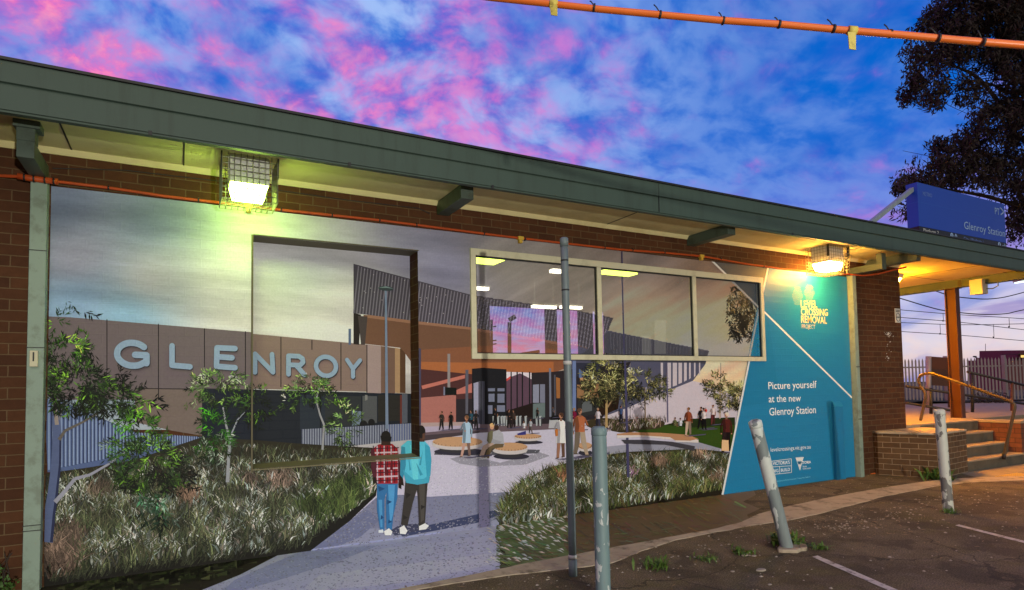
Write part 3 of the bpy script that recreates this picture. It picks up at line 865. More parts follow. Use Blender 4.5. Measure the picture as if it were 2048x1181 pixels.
def leaves(cx, cy, rx, ry, n, L, pal, ang=None, dens=1.7):
    """foliage printed as many small sprays of narrow leaves with gaps between"""
    per = 9; ns = max(2, int(n * dens / per))
    for q_ in range(ns):
        while True:
            a, q = random.uniform(-1, 1), random.uniform(-1, 1)
            if a * a + q * q < random.uniform(.75, 1.25): break
        x0, y0 = cx + a * rx, cy + q * ry
        nz = noise.noise(Vector((x0 / (rx * .35 + 4), y0 / (ry * .35 + 4), cx)))
        if nz < -.16 and random.random() < .75: continue
        t0 = math.atan2(q * ry + .35 * ry, a * rx) + random.gauss(0, .6) if ang is None else random.gauss(ang, .4)
        lit = random.uniform(.45, 1.25) * (1 + .5 * nz) * (1.05 - .35 * q)
        base_c = random.choice(pal)
        for k in range(per):
            u_ = k / per * L * 1.5; side = 1 if k % 2 else -1
            x = x0 + math.cos(t0) * u_ + random.gauss(0, L * .16); y = y0 + math.sin(t0) * u_ + random.gauss(0, L * .16)
            t = t0 + side * random.uniform(.2, 1.0) + .25
            l = L * random.uniform(.45, 1.1); w = l * random.uniform(.07, .13)
            c, s_ = math.cos(t), math.sin(t); v = lit * random.uniform(.7, 1.3)
            rgb = tuple(max(5, min(240, z_ * v)) for z_ in base_c)
            PR.sub([(x, y), (x + c * l * .45 - s_ * w, y + s_ * l * .45 + c * w), (x + c * l, y + s_ * l), (x + c * l * .45 + s_ * w, y + s_ * l * .45 - c * w)], rgb, random.random())


DKL = [(44, 64, 36), (34, 44, 32), (70, 98, 44), (56, 68, 50), (28, 31, 28), (98, 130, 54)]
LTL = [(96, 124, 70), (74, 98, 60), (120, 146, 84), (52, 66, 48), (138, 152, 120)]
BRT = [(72, 112, 36), (88, 128, 46), (54, 84, 34), (40, 62, 36)]
OLV = [(96, 98, 66), (72, 74, 50), (124, 120, 84), (50, 50, 38), (140, 134, 100)]
PR.part('printed_tree', 'large printed gum tree with pale blue trunk at the left edge')
PR.quad_strip([(94, 1085), (99, 1030), (106, 985), (112, 930), (114, 870), (112, 820)], 24, 16, (98, 108, 140))
PR.quad_strip([(103, 1085), (108, 1030), (114, 985), (120, 930), (121, 870)], 6, 4, (56, 62, 92))
PR.quad_strip([(110, 1005), (128, 985), (150, 958), (180, 950), (215, 930), (250, 905)], 9, 3, (150, 150, 164))
PR.quad_strip([(118, 880), (130, 862), (165, 845), (200, 825)], 7, 3, (110, 104, 100))
PR.quad_strip([(114, 850), (108, 800), (120, 760), (140, 735)], 8, 3, (150, 140, 136))
PR.quad_strip([(118, 840), (126, 815), (150, 790)], 5, 2, (120, 120, 132))
PR.n += 1
leaves(150, 775, 62, 42, 620, 15, DKL, None, 2.4); leaves(220, 798, 62, 24, 420, 15, DKL, None, 2.2); leaves(128, 712, 40, 34, 240, 14, DKL, None, 2.0); leaves(115, 655, 26, 34, 90, 13, [(54, 86, 34), (40, 60, 30), (90, 140, 44)])
leaves(180, 775, 74, 40, 300, 13, [(16, 17, 17), (24, 27, 22)], None, 2.4); leaves(150, 590, 40, 45, 26, 16, [(70, 110, 40), (40, 54, 34)], .5); leaves(178, 690, 24, 16, 40, 16, BRT); leaves(275, 815, 45, 24, 110, 18, DKL)
PR.n += 12
leaves(300, 930, 60, 48, 700, 15, DKL, None, 2.4); leaves(345, 958, 36, 20, 260, 14, [(20, 20, 20), (34, 34, 32), (48, 40, 34)]); leaves(272, 862, 38, 30, 220, 14, BRT); leaves(240, 900, 20, 30, 120, 14, [(70, 110, 50), (60, 90, 50), (110, 124, 116)])
leaves(300, 1010, 50, 26, 120, 20, [(60, 92, 50), (50, 76, 60), (84, 100, 90), (40, 60, 44)], 1.3)
PR.n += 12
PR.part('printed_tree', 'printed young gum tree with white trunk below the second letter')
PR.quad_strip([(455, 965), (457, 920), (460, 880), (452, 850), (446, 815)], 7, 3, (150, 152, 158)); PR.quad_strip([(460, 875), (475, 840), (490, 825)], 3, 2, (150, 154, 164))
PR.n += 1
leaves(438, 775, 56, 28, 420, 10, LTL, None, 1.5); leaves(470, 798, 40, 18, 130, 10, DKL); leaves(452, 756, 32, 10, 120, 9, LTL); leaves(386, 800, 14, 18, 50, 9, LTL); leaves(492, 785, 18, 20, 60, 10, DKL)
PR.n += 12
leaves(428, 870, 28, 45, 330, 12, [(70, 130, 34), (54, 92, 40), (40, 60, 34)]); leaves(440, 905, 34, 30, 140, 12, [(120, 130, 120), (50, 64, 48)])
PR.n += 12
PR.part('printed_tree', 'printed young gum tree in the recess below the letter O')
PR.quad_strip([(645, 900), (648, 850), (640, 830), (632, 800), (640, 770)], 4.5, 2.5, (150, 150, 156))
PR.n += 1
leaves(618, 785, 46, 24, 400, 9, LTL, None, 1.5); leaves(655, 792, 34, 18, 130, 9, DKL); leaves(622, 764, 26, 9, 110, 8, LTL); leaves(578, 805, 12, 14, 50, 8, LTL); leaves(690, 855, 24, 36, 260, 11, [(104, 124, 80), (80, 98, 64), (58, 74, 50)]); leaves(512, 815, 32, 34, 180, 12, DKL)
PR.n += 12
PR.part('printed_tree', 'printed olive-leaved tree right of the grey pole')
PR.quad_strip([(1213, 855), (1213, 815), (1213, 775)], 5, 4, (168, 146, 110)); PR.quad_strip([(1215, 815), (1228, 795), (1232, 770)], 3, 2, (150, 130, 104))
PR.n += 1
leaves(1212, 755, 38, 36, 520, 9, OLV, None, 3.4); leaves(1195, 780, 26, 22, 150, 9, OLV, None, 3.4); leaves(1232, 778, 24, 26, 160, 9, OLV, None, 3.4)
PR.n += 12
PR.part('printed_tree', 'printed thin tree against the louvred wing')
PR.quad_strip([(1291, 842), (1290, 800), (1290, 775)], 2.5, 2, (130, 116, 100))
PR.n += 1
leaves(1285, 770, 40, 26, 340, 8, OLV, None, 3.4); leaves(1270, 790, 30, 20, 160, 8, [(54, 56, 44), (40, 40, 36)]); leaves(1322, 780, 14, 14, 60, 8, OLV, None, 3.4)
PR.n += 12
PR.part('printed_tree', 'printed sparse tree beside the blue panel')
PR.quad_strip([(1440, 838), (1440, 770)], 2, 1.6, (190, 170, 160))
PR.n += 1
leaves(1432, 770, 19, 18, 150, 8, OLV, None, 3.4); leaves(1458, 790, 22, 13, 110, 8, OLV, None, 3.4); leaves(1452, 805, 10, 16, 50, 8, OLV, None, 3.4); leaves(1478, 795, 12, 20, 110, 8, OLV, None, 3.4); leaves(1472, 772, 9, 6, 40, 7, OLV, None, 3.4)
PR.n += 12
PR.part('printed_branch')
PR.n += 1
leaves(1480, 615, 30, 50, 620, 11, [(46, 42, 30), (70, 64, 44), (34, 30, 24), (90, 82, 58)], 1.3); leaves(1488, 650, 18, 26, 160, 11, [(46, 42, 30), (30, 28, 22)], 1.3)
PR.n += 12

# lamp posts in the picture
PR.part('printed_lamp_post', 'printed lamp post with flat disc head in the recess')
PR.poly([(769.5, 580), (773.5, 580), (777, 858), (771, 858)], (124, 136, 158)); PR.disc(772, 577.5, 15.5, 4.6, (70, 80, 84), 16, .08); PR.poly([(757, 576), (772, 573), (787, 578), (772, 576)], (124, 140, 144))
PR.part('printed_lamp_post', 'printed tall violet lamp post right of the tree')
PR.poly([(1242.5, 500), (1245, 500), (1259.5, 955), (1254, 955)], (82, 80, 110))
PR.part('printed_lamp_post', 'printed thin lamp post against the wing')
PR.poly([(1333, 726), (1335, 726), (1337, 845), (1334.5, 845)], (110, 106, 130))


# benches
NB0 = PR.n
def bench(label, cx, cy, rx, ry, th, shade=True):
    PR.n = NB0
    PR.part('printed_bench', label)
    if shade: PR.disc(cx + rx * .08, cy + ry + th * .9, rx * 1.02, ry * .75, (64, 62, 76), 20)
    PR.disc(cx, cy + th * 1.3, rx * .72, ry * .8, (70, 68, 74), 20)
    PR.disc(cx, cy + th * .6, rx, ry, (186, 180, 182), 24); PR.poly([(cx - rx, cy), (cx + rx, cy), (cx + rx, cy + th * .6), (cx - rx, cy + th * .6)], (182, 176, 178))
    PR.disc(cx, cy, rx, ry, (182, 150, 122), 24)
    PR.n += 1; PR.step = 0
    for k in range(14):
        a = math.pi * (.08 + .84 * k / 13); x, y = cx + rx * .96 * math.cos(a), cy + ry * .96 * math.sin(a)
        PR.poly([(x - .5, y - 2.4), (x + .5, y - 2.4), (x + .5, y), (x - .5, y)], (110, 84, 60))
    PR.step = 1


bench('large printed round bench with timber top behind the standing woman', 915, 884, 50, 10, 11)
bench('printed round bench the couple sits on', 1020, 894, 35, 8.5, 12)
bench('small printed round bench near the gates', 1056, 873, 27, 5, 8)
bench('printed round bench end behind the grey pole', 1170, 892, 14, 7, 8)
PR.part('printed_bench', 'long curved printed bench on the lawn')
PR.poly([(1242, 880), (1290, 880), (1345, 884), (1390, 893), (1388, 902), (1330, 890), (1250, 888)], (78, 76, 84))
PR.poly([(1234, 871), (1300, 867), (1360, 872), (1397, 880), (1397, 886), (1352, 884), (1348, 880), (1290, 874), (1234, 877)], (196, 190, 190))
PR.poly([(1234, 868), (1262, 865), (1320, 866), (1375, 870), (1397, 878), (1380, 882), (1350, 881), (1340, 875), (1280, 871), (1234, 871)], (170, 134, 106))


# people in the picture
def figure(label, x, yf, h, top, leg, skin=(170, 130, 110), hair=(60, 48, 40), dress=False, sit=False, wide=1.0):
    PR.part('printed_person', label)
    figure.k += 1; PR.n = figure.n0 + 26 * (figure.k % 3)
    rd = random.Random(int(x * 7 + yf))
    w = h * .105 * wide; hd = h * .062; tw = rd.choice((-1, 1)); sw_ = rd.uniform(.1, .5) * tw
    yh = yf - h + hd; ys = yf - h * .825; yw = yf - h * (.50 if not dress else .34)
    dk = lambda c, k: tuple(v * k for v in c)
    if not sit:
        PR.poly([(x - w * 1.2, yf + 1), (x + w * .8, yf - 1), (x + h * .62, yf - h * .07), (x + h * .60, yf - h * .03), (x + w * .6, yf + h * .025)], (96, 92, 112))
        lw = .36 if dress else .5
        for s_ in (-1, 1):
            kx = x + s_ * w * .38 + sw_ * w * (.5 if s_ == tw else -.1); fx_ = x + s_ * w * .45 + sw_ * w * (1.6 if s_ == tw else -.7); yk = yf - h * .27
            fo = 0 if s_ == tw else h * .03
            c = dk(leg, .72) if s_ != tw else leg
            PR.poly([(x + s_ * w * .82, yw - h * .05), (x - s_ * w * .05, yw - h * .05), (kx - s_ * w * lw * .75, yk), (fx_ - s_ * w * .26, yf - fo - 1), (fx_ + s_ * w * .28, yf - fo - 1), (kx + s_ * w * lw, yk)], c)
            PR.poly([(fx_ - w * .3, yf - fo - h * .025), (fx_ + w * .3, yf - fo - h * .025), (fx_ + w * .3 + tw * w * .4, yf - fo), (fx_ - w * .3 + min(0, tw) * w * .3, yf - fo)], dk(leg, .6) if leg != skin else (176, 170, 170))
    PR.poly([(x - w * .35, ys - h * .02), (x + w * .35, ys - h * .02), (x + w * .92, ys + h * .025), (x + w * .8, ys + h * .18), (x + w * (.84 if not dress else 1.0), yw), (x - w * (.84 if not dress else 1.0), yw), (x - w * .8, ys + h * .18), (x - w * .92, ys + h * .025)], top)
    PR.poly([(x - w * .35, ys), (x - w * .92, ys + h * .025), (x - w * .8, ys + h * .18), (x - w * .84, yw), (x - w * .25, yw), (x - w * .1, ys + h * .2)], dk(top, .74))
    for s_ in (-1, 1):
        bent = s_ == tw and rd.random() < .6
        ex = x + s_ * w * (1.3 if not bent else 1.45); ye = ys + h * .185
        hx, hy = (x + s_ * w * 1.15, ys + h * .36) if not bent else (x + s_ * w * .35, ys + h * .20)
        PR.poly([(x + s_ * w * .72, ys + h * .012), (x + s_ * w * .98, ys + h * .035), (ex + s_ * w * .08, ye), (ex - s_ * w * .3, ye)], dk(top, .9 if s_ > 0 else .68))
        PR.poly([(ex + s_ * w * .06, ye - h * .01), (ex - s_ * w * .28, ye - h * .01), (hx - w * .12, hy), (hx + w * .14, hy)], dk(top, .84 if s_ > 0 else .62) if rd.random() < .5 else dk(skin, .9))
        PR.disc(hx, hy, w * .16, h * .02, skin, 6)
    PR.poly([(x - w * .2, ys - h * .05), (x + w * .2, ys - h * .05), (x + w * .24, ys + h * .005), (x - w * .24, ys + h * .005)], dk(skin, .8))
    PR.disc(x, yh, hd * .72, hd, skin, 10); PR.disc(x - tw * hd * .22, yh - hd * .25, hd * .76, hd * .80, hair, 10)
    PR.poly([(x + tw * hd * .1, yh - hd * .1), (x + tw * hd * .7, yh - hd * .1), (x + tw * hd * .5, yh + hd * .7), (x, yh + hd * .8)], skin)


PR.n = PR.top + 1; figure.n0 = PR.n; figure.k = 0
for a in (('printed far figure in dark coat by the brick wall', 883.5, 861, 38, (66, 60, 56), (50, 44, 44)), ('printed far figure in black looking at a phone', 902, 860, 36, (34, 30, 32), (30, 26, 28)),
          ('printed figure in teal top beside the dark tower', 942, 859, 38, (58, 92, 108), (44, 44, 56)), ('printed figure in grey beside the dark tower', 952, 859, 38, (70, 66, 68), (56, 50, 50)),
          ('printed dark figure at the gates', 991, 850, 34, (44, 40, 44), (40, 36, 40)), ('printed dark figure walking through the gates', 1018, 857, 38, (52, 44, 46), (50, 44, 46)),
          ('printed figure in brown at the gates', 1027, 856, 36, (80, 66, 62), (60, 50, 50)), ('printed figure in dark top at the ticket desk', 1075, 838, 22, (52, 46, 46), (40, 40, 44)),
          ('printed figure behind the counter', 1106, 836, 22, (90, 90, 100), (60, 60, 60)), ('printed child standing on the small bench', 1061, 868, 30, (170, 172, 180), (110, 100, 100))):
    figure(*a)
figure('printed woman in pale blue dress standing by the round bench', 933, 915, 84, (166, 186, 204), (180, 150, 140), dress=True, hair=(120, 92, 70))
figure('printed woman sitting cross-legged on the small bench', 1048, 872, 30, (200, 198, 204), (70, 70, 130), sit=True, hair=(60, 40, 36))
PR.poly([(1034, 868), (1052, 862), (1052, 870), (1036, 871)], (70, 70, 130))
PR.part('printed_person', 'printed seated couple leaning together on the round bench')
PR.poly([(973, 898), (990, 880), (1000, 888), (985, 902), (972, 917), (966, 915)], (84, 78, 72)); PR.poly([(958, 914), (966, 892), (985, 882), (990, 888), (972, 900), (966, 917)], (170, 150, 142))
PR.poly([(976, 866), (983, 861), (990, 864), (992, 884), (978, 888), (974, 882)], (116, 112, 92)); PR.poly([(986, 864), (998, 860), (1006, 868), (1009, 892), (990, 894), (985, 884)], (164, 164, 172))
PR.poly([(985, 878), (1004, 884), (996, 889), (982, 886)], (150, 150, 158)); PR.poly([(1008, 888), (1006, 895), (984, 898), (978, 917), (970, 916), (976, 896), (990, 888)], (112, 98, 78))
PR.disc(984, 854, 4.2, 5.6, (190, 150, 130)); PR.disc(984, 850.5, 4.6, 4, (200, 170, 130)); PR.disc(993, 855, 4.6, 6, (70, 52, 44))
PR.poly([(952, 914), (962, 911), (963, 916), (952, 917)], (200, 198, 200)); PR.poly([(958, 918), (974, 915), (975, 919), (958, 920)], (190, 188, 192))
figure('printed woman in white with tan bag behind the grey pole', 1122, 918, 92, (206, 204, 214), (150, 116, 100), dress=True, hair=(90, 66, 54))
PR.poly([(1110, 860), (1116, 858), (1116, 872), (1111, 873)], (176, 120, 70))
figure('printed man in orange T-shirt and shorts carrying a child', 1160, 912, 95, (170, 112, 82), (164, 150, 136), hair=(104, 80, 66), wide=1.15)
figure('printed child in purple held by the man', 1148, 862, 46, (124, 36, 72), (170, 150, 150), hair=(150, 126, 100))
figure('printed man in white shirt crossing the paving', 1196, 860, 44, (198, 190, 198), (70, 70, 90), hair=(150, 130, 110))
figure('printed man in blue-grey coat by the wing wall', 1242, 846, 34, (76, 94, 130), (50, 52, 70), hair=(40, 36, 36))
figure('printed person in olive jumper sitting on the lawn', 1350, 869, 34, (110, 112, 80), (120, 116, 110), sit=True)
figure('printed person in white sitting on the lawn', 1361, 868, 32, (196, 196, 204), (120, 120, 126), sit=True)
figure('printed man in rust jumper and shorts standing on the lawn', 1377, 872, 57, (146, 84, 58), (184, 164, 150), hair=(110, 86, 66))
figure('printed person in black hugging on the lawn', 1402, 858, 44, (44, 32, 38), (30, 26, 32)); figure('printed person in white and black in the group on the lawn', 1408, 860, 44, (204, 196, 200), (30, 28, 30)); figure('printed child in red carried in the lawn group', 1412, 834, 18, (196, 60, 40), (60, 40, 40), sit=True)
figure('printed woman in white and red at the lawn edge', 1426, 850, 40, (204, 190, 192), (110, 60, 60), hair=(120, 90, 70))
figure('printed elderly man in maroon coat with paper bag by the blue panel', 1453, 905, 80, (96, 48, 44), (54, 40, 42), hair=(200, 190, 180), wide=1.05)
PR.poly([(1444, 880), (1457, 881), (1458, 903), (1443, 902)], (206, 176, 144))

# the couple in front
PR.n = PR.top + 1
PR.part('printed_person', 'printed person in red plaid shirt and blue jeans, back view')
PR.poly([(754, 962), (796, 962), (795, 995), (787, 1030), (784, 1060), (773, 1062), (772, 1010), (773, 985), (769, 1000), (769, 1062), (760, 1060), (754, 1020)], (66, 118, 160))
PR.poly([(776, 970), (790, 970), (786, 1030), (780, 1050), (778, 1010)], (92, 150, 190)); PR.poly([(757, 1000), (764, 1000), (765, 1055), (761, 1055)], (90, 146, 184))
PR.poly([(757, 1061), (766, 1059), (767, 1066), (757, 1066)], (196, 200, 210)); PR.poly([(768, 1063), (778, 1057), (785, 1064), (782, 1071), (770, 1071)], (206, 206, 214))
PR.poly([(743, 900), (758, 889), (784, 888), (796, 898), (801, 940), (800, 966), (793, 968), (755, 968), (750, 950), (742, 935)], (150, 40, 52))
for k, x in enumerate((746, 753, 760, 767, 774, 781, 788, 795)):
    PR.poly([(x, 892), (x + (2.6 if k % 2 else 1.6), 892), (x + (2.6 if k % 2 else 1.6) + .8, 966), (x + .8, 966)], (176, 160, 172) if k % 2 else (62, 36, 52))
for k, y in enumerate((897, 905, 913, 921, 929, 937, 945, 953, 961)):
    PR.poly([(745 if y < 940 else 753, y), (798, y - 2), (798, y - 2 + (3 if k % 2 else 1.8)), (745 if y < 940 else 753, y + (3 if k % 2 else 1.8))], (188, 170, 178) if k % 2 else (70, 34, 50))
PR.poly([(742, 900), (748, 896), (753, 930), (752, 955), (746, 955), (742, 935)], (92, 44, 58)); PR.poly([(795, 897), (801, 930), (803, 966), (797, 966)], (86, 34, 46))
PR.poly([(746, 955), (752, 955), (754, 968), (747, 966)], (50, 36, 32)); PR.poly([(797, 966), (803, 966), (803, 979), (797, 976)], (50, 36, 32))
for q_ in (((758, 892), (764, 930), (760, 932)), ((784, 900), (780, 940), (786, 942)), ((770, 915), (776, 950), (769, 950))): PR.poly(list(q_), (104, 30, 44))
for q_ in (((756, 972), (770, 978), (758, 984)), ((774, 1000), (784, 1004), (774, 1010)), ((762, 1030), (768, 1036), (761, 1040)), ((777, 1040), (785, 1044), (776, 1048))): PR.poly(list(q_), (44, 88, 128))
PR.poly([(764, 880), (780, 880), (782, 891), (762, 891)], (70, 50, 44)); PR.disc(772, 873, 9.6, 11, (42, 38, 36), 16); PR.poly([(761, 872), (783, 874), (782, 884), (763, 883)], (36, 33, 32))
PR.part('printed_person', 'printed man in teal shirt and dark trousers, back view')
PR.poly([(811, 962), (856, 960), (853, 1000), (850, 1050), (838, 1052), (836, 1000), (834, 980), (826, 1005), (815, 1052), (802, 1050), (808, 1000)], (72, 68, 66))
PR.poly([(838, 968), (850, 966), (848, 1040), (842, 1045)], (90, 86, 82))
PR.poly([(799, 1056), (808, 1051), (815, 1062), (811, 1069), (800, 1068)], (206, 206, 214)); PR.poly([(838, 1053), (850, 1047), (858, 1052), (852, 1059), (838, 1061)], (206, 206, 214))
PR.poly([(802, 893), (815, 882), (848, 881), (859, 893), (861, 930), (858, 966), (835, 970), (812, 966), (806, 940)], (98, 180, 200))
PR.poly([(850, 888), (860, 895), (863, 920), (861, 952), (854, 958), (852, 935), (850, 910)], (74, 156, 180)); PR.poly([(803, 893), (810, 895), (812, 930), (806, 958), (800, 950), (801, 915)], (70, 140, 164))
PR.poly([(820, 890), (838, 892), (836, 960), (826, 962)], (112, 192, 210)); PR.poly([(800, 950), (806, 958), (808, 972), (801, 970)], (50, 36, 32)); PR.poly([(854, 958), (860, 954), (858, 966), (854, 966)], (54, 40, 36))
PR.poly([(806, 940), (812, 966), (835, 970), (858, 966), (860, 948), (848, 958), (828, 960)], (80, 160, 182))
for q_ in (((816, 905), (822, 940), (819, 942)), ((832, 925), (846, 950), (840, 952)), ((846, 900), (838, 930), (842, 931)), ((822, 890), (830, 896), (840, 891), (832, 889))): PR.poly(list(q_), (72, 150, 172))
for q_ in (((812, 985), (822, 990), (812, 998)), ((842, 1010), (850, 1014), (842, 1020)), ((806, 1030), (816, 1036), (806, 1040))): PR.poly(list(q_), (56, 53, 52))
PR.poly([(840, 866), (848, 866), (849, 884), (836, 884)], (90, 66, 56)); PR.disc(842, 864, 9, 13, (44, 38, 36), 16); PR.poly([(845, 868), (850, 866), (850, 878), (845, 880)], (104, 78, 66))

# information panel: blue field, crossing white lines, lettering
L1 = [(1536, 538), (1445, 989)]; L2 = [(1425, 523), (1703, 795)]
def on(L, y): return L[0][0] + (L[1][0] - L[0][0]) * (y - L[0][1]) / (L[1][1] - L[0][1])
BLUE = (0.012, 0.23, 0.47)
PR.part('printed_blue_panel')
PR.poly([(1425, 520), (1536, 530), (1536, 538), (1516, 618)], (86, 92, 100))
PR.poly([(1536, 530), (1700, 540), (1740, 1000), (1445, 992), (1490, 766), (1516, 618)], BLUE)
PR.poly([(1511, 640), (1516, 618), (1536, 630), (1560, 800), (1480, 815)], (0.008, 0.215, 0.44))
PR.part('printed_white_lines')
def wline(a, c, w0, w1):
    PR.quad_strip([a, c], w0, w1, (228, 226, 226))
wline((1536, 536), (1445, 990), 3.0, 3.8); wline((1424, 522), (1704, 796), 3.6, 3.0)
PR.part('printed_project_emblem')
PR.n += 1
for (cx, cy, rx, ry) in ((1595, 592, 11, 19), (1618.5, 586, 11.5, 16)):
    j = -9
    for j in range(-14, 15):
        for i in range(-9, 10):
            x, y = cx + (i + .5 * (j % 2)) * 2.3, cy + j * 1.75
            if abs(x - cx) / rx + abs(y - cy) / ry * .55 < 1 and abs(y - cy) < ry and abs(x - cx) < rx:
                PR.sub([(x - .62, y), (x, y - .5), (x + .62, y), (x, y + .5)], (170, 150, 84), 0)
PR.n += 10

_font = {}
def text_poly(body, bold=0.0):
    """outline lettering from the built-in font, as 2-D triangles with unit cap height"""
    if (body, bold) in _font: return _font[(body, bold)]
    cu = D.curves.new('lettering', 'FONT'); cu.body = body; cu.size = 1.0; cu.offset = bold; cu.resolution_u = 3
    ob = D.objects.new('lettering', cu); COL.objects.link(ob)
    dg = bpy.context.evaluated_depsgraph_get(); dg.update()
    me = D.meshes.new_from_object(ob.evaluated_get(dg))
    vs = [(v.co.x, v.co.y) for v in me.vertices]; fs = [list(p.vertices) for p in me.polygons]
    D.meshes.remove(me); D.objects.remove(ob); D.curves.remove(cu)
    _font[(body, bold)] = (vs, fs)
    return vs, fs


CAPH = 0.729
def ptext(body, p0, p1, cap, rgb, bold=0.0):
    """lettering with baseline p0-p1 and cap height cap, in survey pixels on the wall"""
    vs, fs = text_poly(body, bold)
    x0 = min(v[0] for v in vs); x1 = max(v[0] for v in vs)
    A, B_ = wy(*p0), wy(*p1); T = wy(p0[0], p0[1] - cap)
    sx = (B_[0] - A[0]) / (x1 - x0); sz = (T[2] - A[2]) / CAPH
    off = PR.n * LAY + .004; PR.n += 1
    A, B_, T = wy(p0[0], p0[1], -off), wy(p1[0], p1[1], -off), wy(p0[0], p0[1] - cap, -off)
    sx = (B_[0] - A[0]) / (x1 - x0); sz = (T[2] - A[2]) / CAPH
    F = PR.parts[PR.cur]['faces']
    col = lin(rgb, PRINT_G)
    for f in fs:
        F.append(([(A[0] + (vs[k][0] - x0) * sx, -off, A[2] + (B_[2] - A[2]) * (vs[k][0] - x0) / (x1 - x0) + vs[k][1] * sz) for k in f], col))


YEL, WHT = (196, 176, 110), (236, 236, 238)
PR.part('printed_lettering')
ptext('LEVEL', (1602, 615.5), (1634.5, 615.5), 14.5, YEL, .010); ptext('CROSSING', (1602.2, 630.5), (1656, 632), 14.5, YEL, .010)
ptext('REMOVAL', (1602.6, 645.5), (1654, 648), 14.5, YEL, .010); ptext('PROJECT', (1603.8, 657), (1630.5, 658.5), 8.8, (180, 164, 130), .0)
ptext('Picture yourself', (1537, 779), (1633.5, 776), 15.5, WHT, .005); ptext('at the new', (1537.6, 805.2), (1602, 803), 15, WHT, .005); ptext('Glenroy Station', (1539, 831.6), (1632, 826.5), 16, WHT, .005)
ptext('levelcrossings.vic.gov.au', (1541.5, 904), (1621.5, 897.5), 8.6, WHT, .0)
ptext("VICTORIA'S", (1545.5, 931), (1579.5, 928), 7.0, WHT, .015); ptext('BIG', (1546, 945.5), (1557, 944.5), 6.6, WHT, .01); ptext('BUILD', (1562, 944), (1580, 942), 6.6, WHT, .01)
for a, c in (((1543, 923), (1582.5, 918)), ((1543, 934.5), (1582.5, 932)), ((1544, 949.5), (1583, 945.5)), ((1543, 923), (1544, 949.5)), ((1582.5, 918), (1583, 945.5)), ((1559, 933.5), (1559.5, 948))):
    PR.quad_strip([a, c], 1.1, 1.1, WHT)
PR.poly([(1591, 915.6), (1607.5, 914.6), (1600, 942)], WHT)
PR.poly([(1594.5, 923.2), (1604, 922.8), (1602, 929), (1596.5, 929)], BLUE)
ptext('VICTORIA', (1596, 929.5), (1622, 926.8), 5.6, WHT, .02); ptext('State', (1605.5, 935.4), (1613.5, 934.5), 3.6, WHT, .0); ptext('Government', (1605.5, 939.6), (1621.5, 937.8), 3.4, WHT, .0)
ptext('Authorised by the Victorian Government, 1 Treasury Place, Melbourne', (1551, 964.5), (1621, 955), 2.6, (120, 190, 220), .0)

# GLENROY, raised lettering of the pictured building
PR.part('printed_name_lettering')
LET = (144, 162, 182); SH = (70, 66, 74)
def arc(cx, cy, rx, ry, a0, a1, n=16, tilt=0.0): return [(cx + rx * math.cos(math.radians(a0 + (a1 - a0) * k / n)), cy + tilt * rx * math.cos(math.radians(a0 + (a1 - a0) * k / n)) - ry * math.sin(math.radians(a0 + (a1 - a0) * k / n))) for k in range(n + 1)]
glen = [(15, [arc(265, 709, 31, 23, 42, 318, 20, .05) + [(293, 727)], [(293, 726), (293, 711), (270, 710)]]), (13, [[(344, 692), (344, 731), (380, 734)]]),
        (13, [[(470, 697.5), (434, 696), (433, 733), (470, 736)], [(434, 714), (464, 716)]]),
        (11, [[(510, 745), (510, 708), (546, 745), (544, 709)]]), (11, [[(577, 749), (577, 712), (598, 713), (605, 718), (606, 725), (600, 731), (577, 730)], [(593, 732), (609, 750)]]),
        (10.5, [arc(652, 733, 20, 19, 0, 360, 24, .06)]), (9.5, [[(694, 720), (706, 738), (706, 754)], [(706, 738), (720, 721)]])]
for dx_, dy_, c_ in ((1.3, 2.0, SH), (0, 0, LET)):
    n0_ = PR.top + 1
    for w, ss in glen:
        PR.n = n0_
        for s in ss: PR.stroke([(p[0] + dx_, p[1] + dy_) for p in s], w * .86, c_)
PR.n = PR.top + 1

# leaves of the picture that stand in front of the lettering
PR.part('printed_foreground_leaves'); PR.n += 1
leaves(452, 748, 24, 8, 60, 9, LTL); leaves(624, 762, 22, 7, 50, 8, LTL); leaves(440, 766, 40, 10, 80, 9, LTL)
PR.n += 12

mural = empty('printed_mural', (MUR_L, 0, 0), 'large vinyl mural of a new railway station forecourt stuck along the brick wall', 'mural')
for (nm, _), dct in PR.parts.items():
    if not dct['faces']: continue
    mb = MB()
    for pts, col in dct['faces']: mb.face(pts, col)
    o = mb.build(nm, M['gloss'] if nm in ('printed_blue_panel', 'printed_white_lines', 'printed_lettering', 'printed_project_emblem') else M['print'], mural, recalc=False)
    if dct['label']: o['label'] = dct['label']

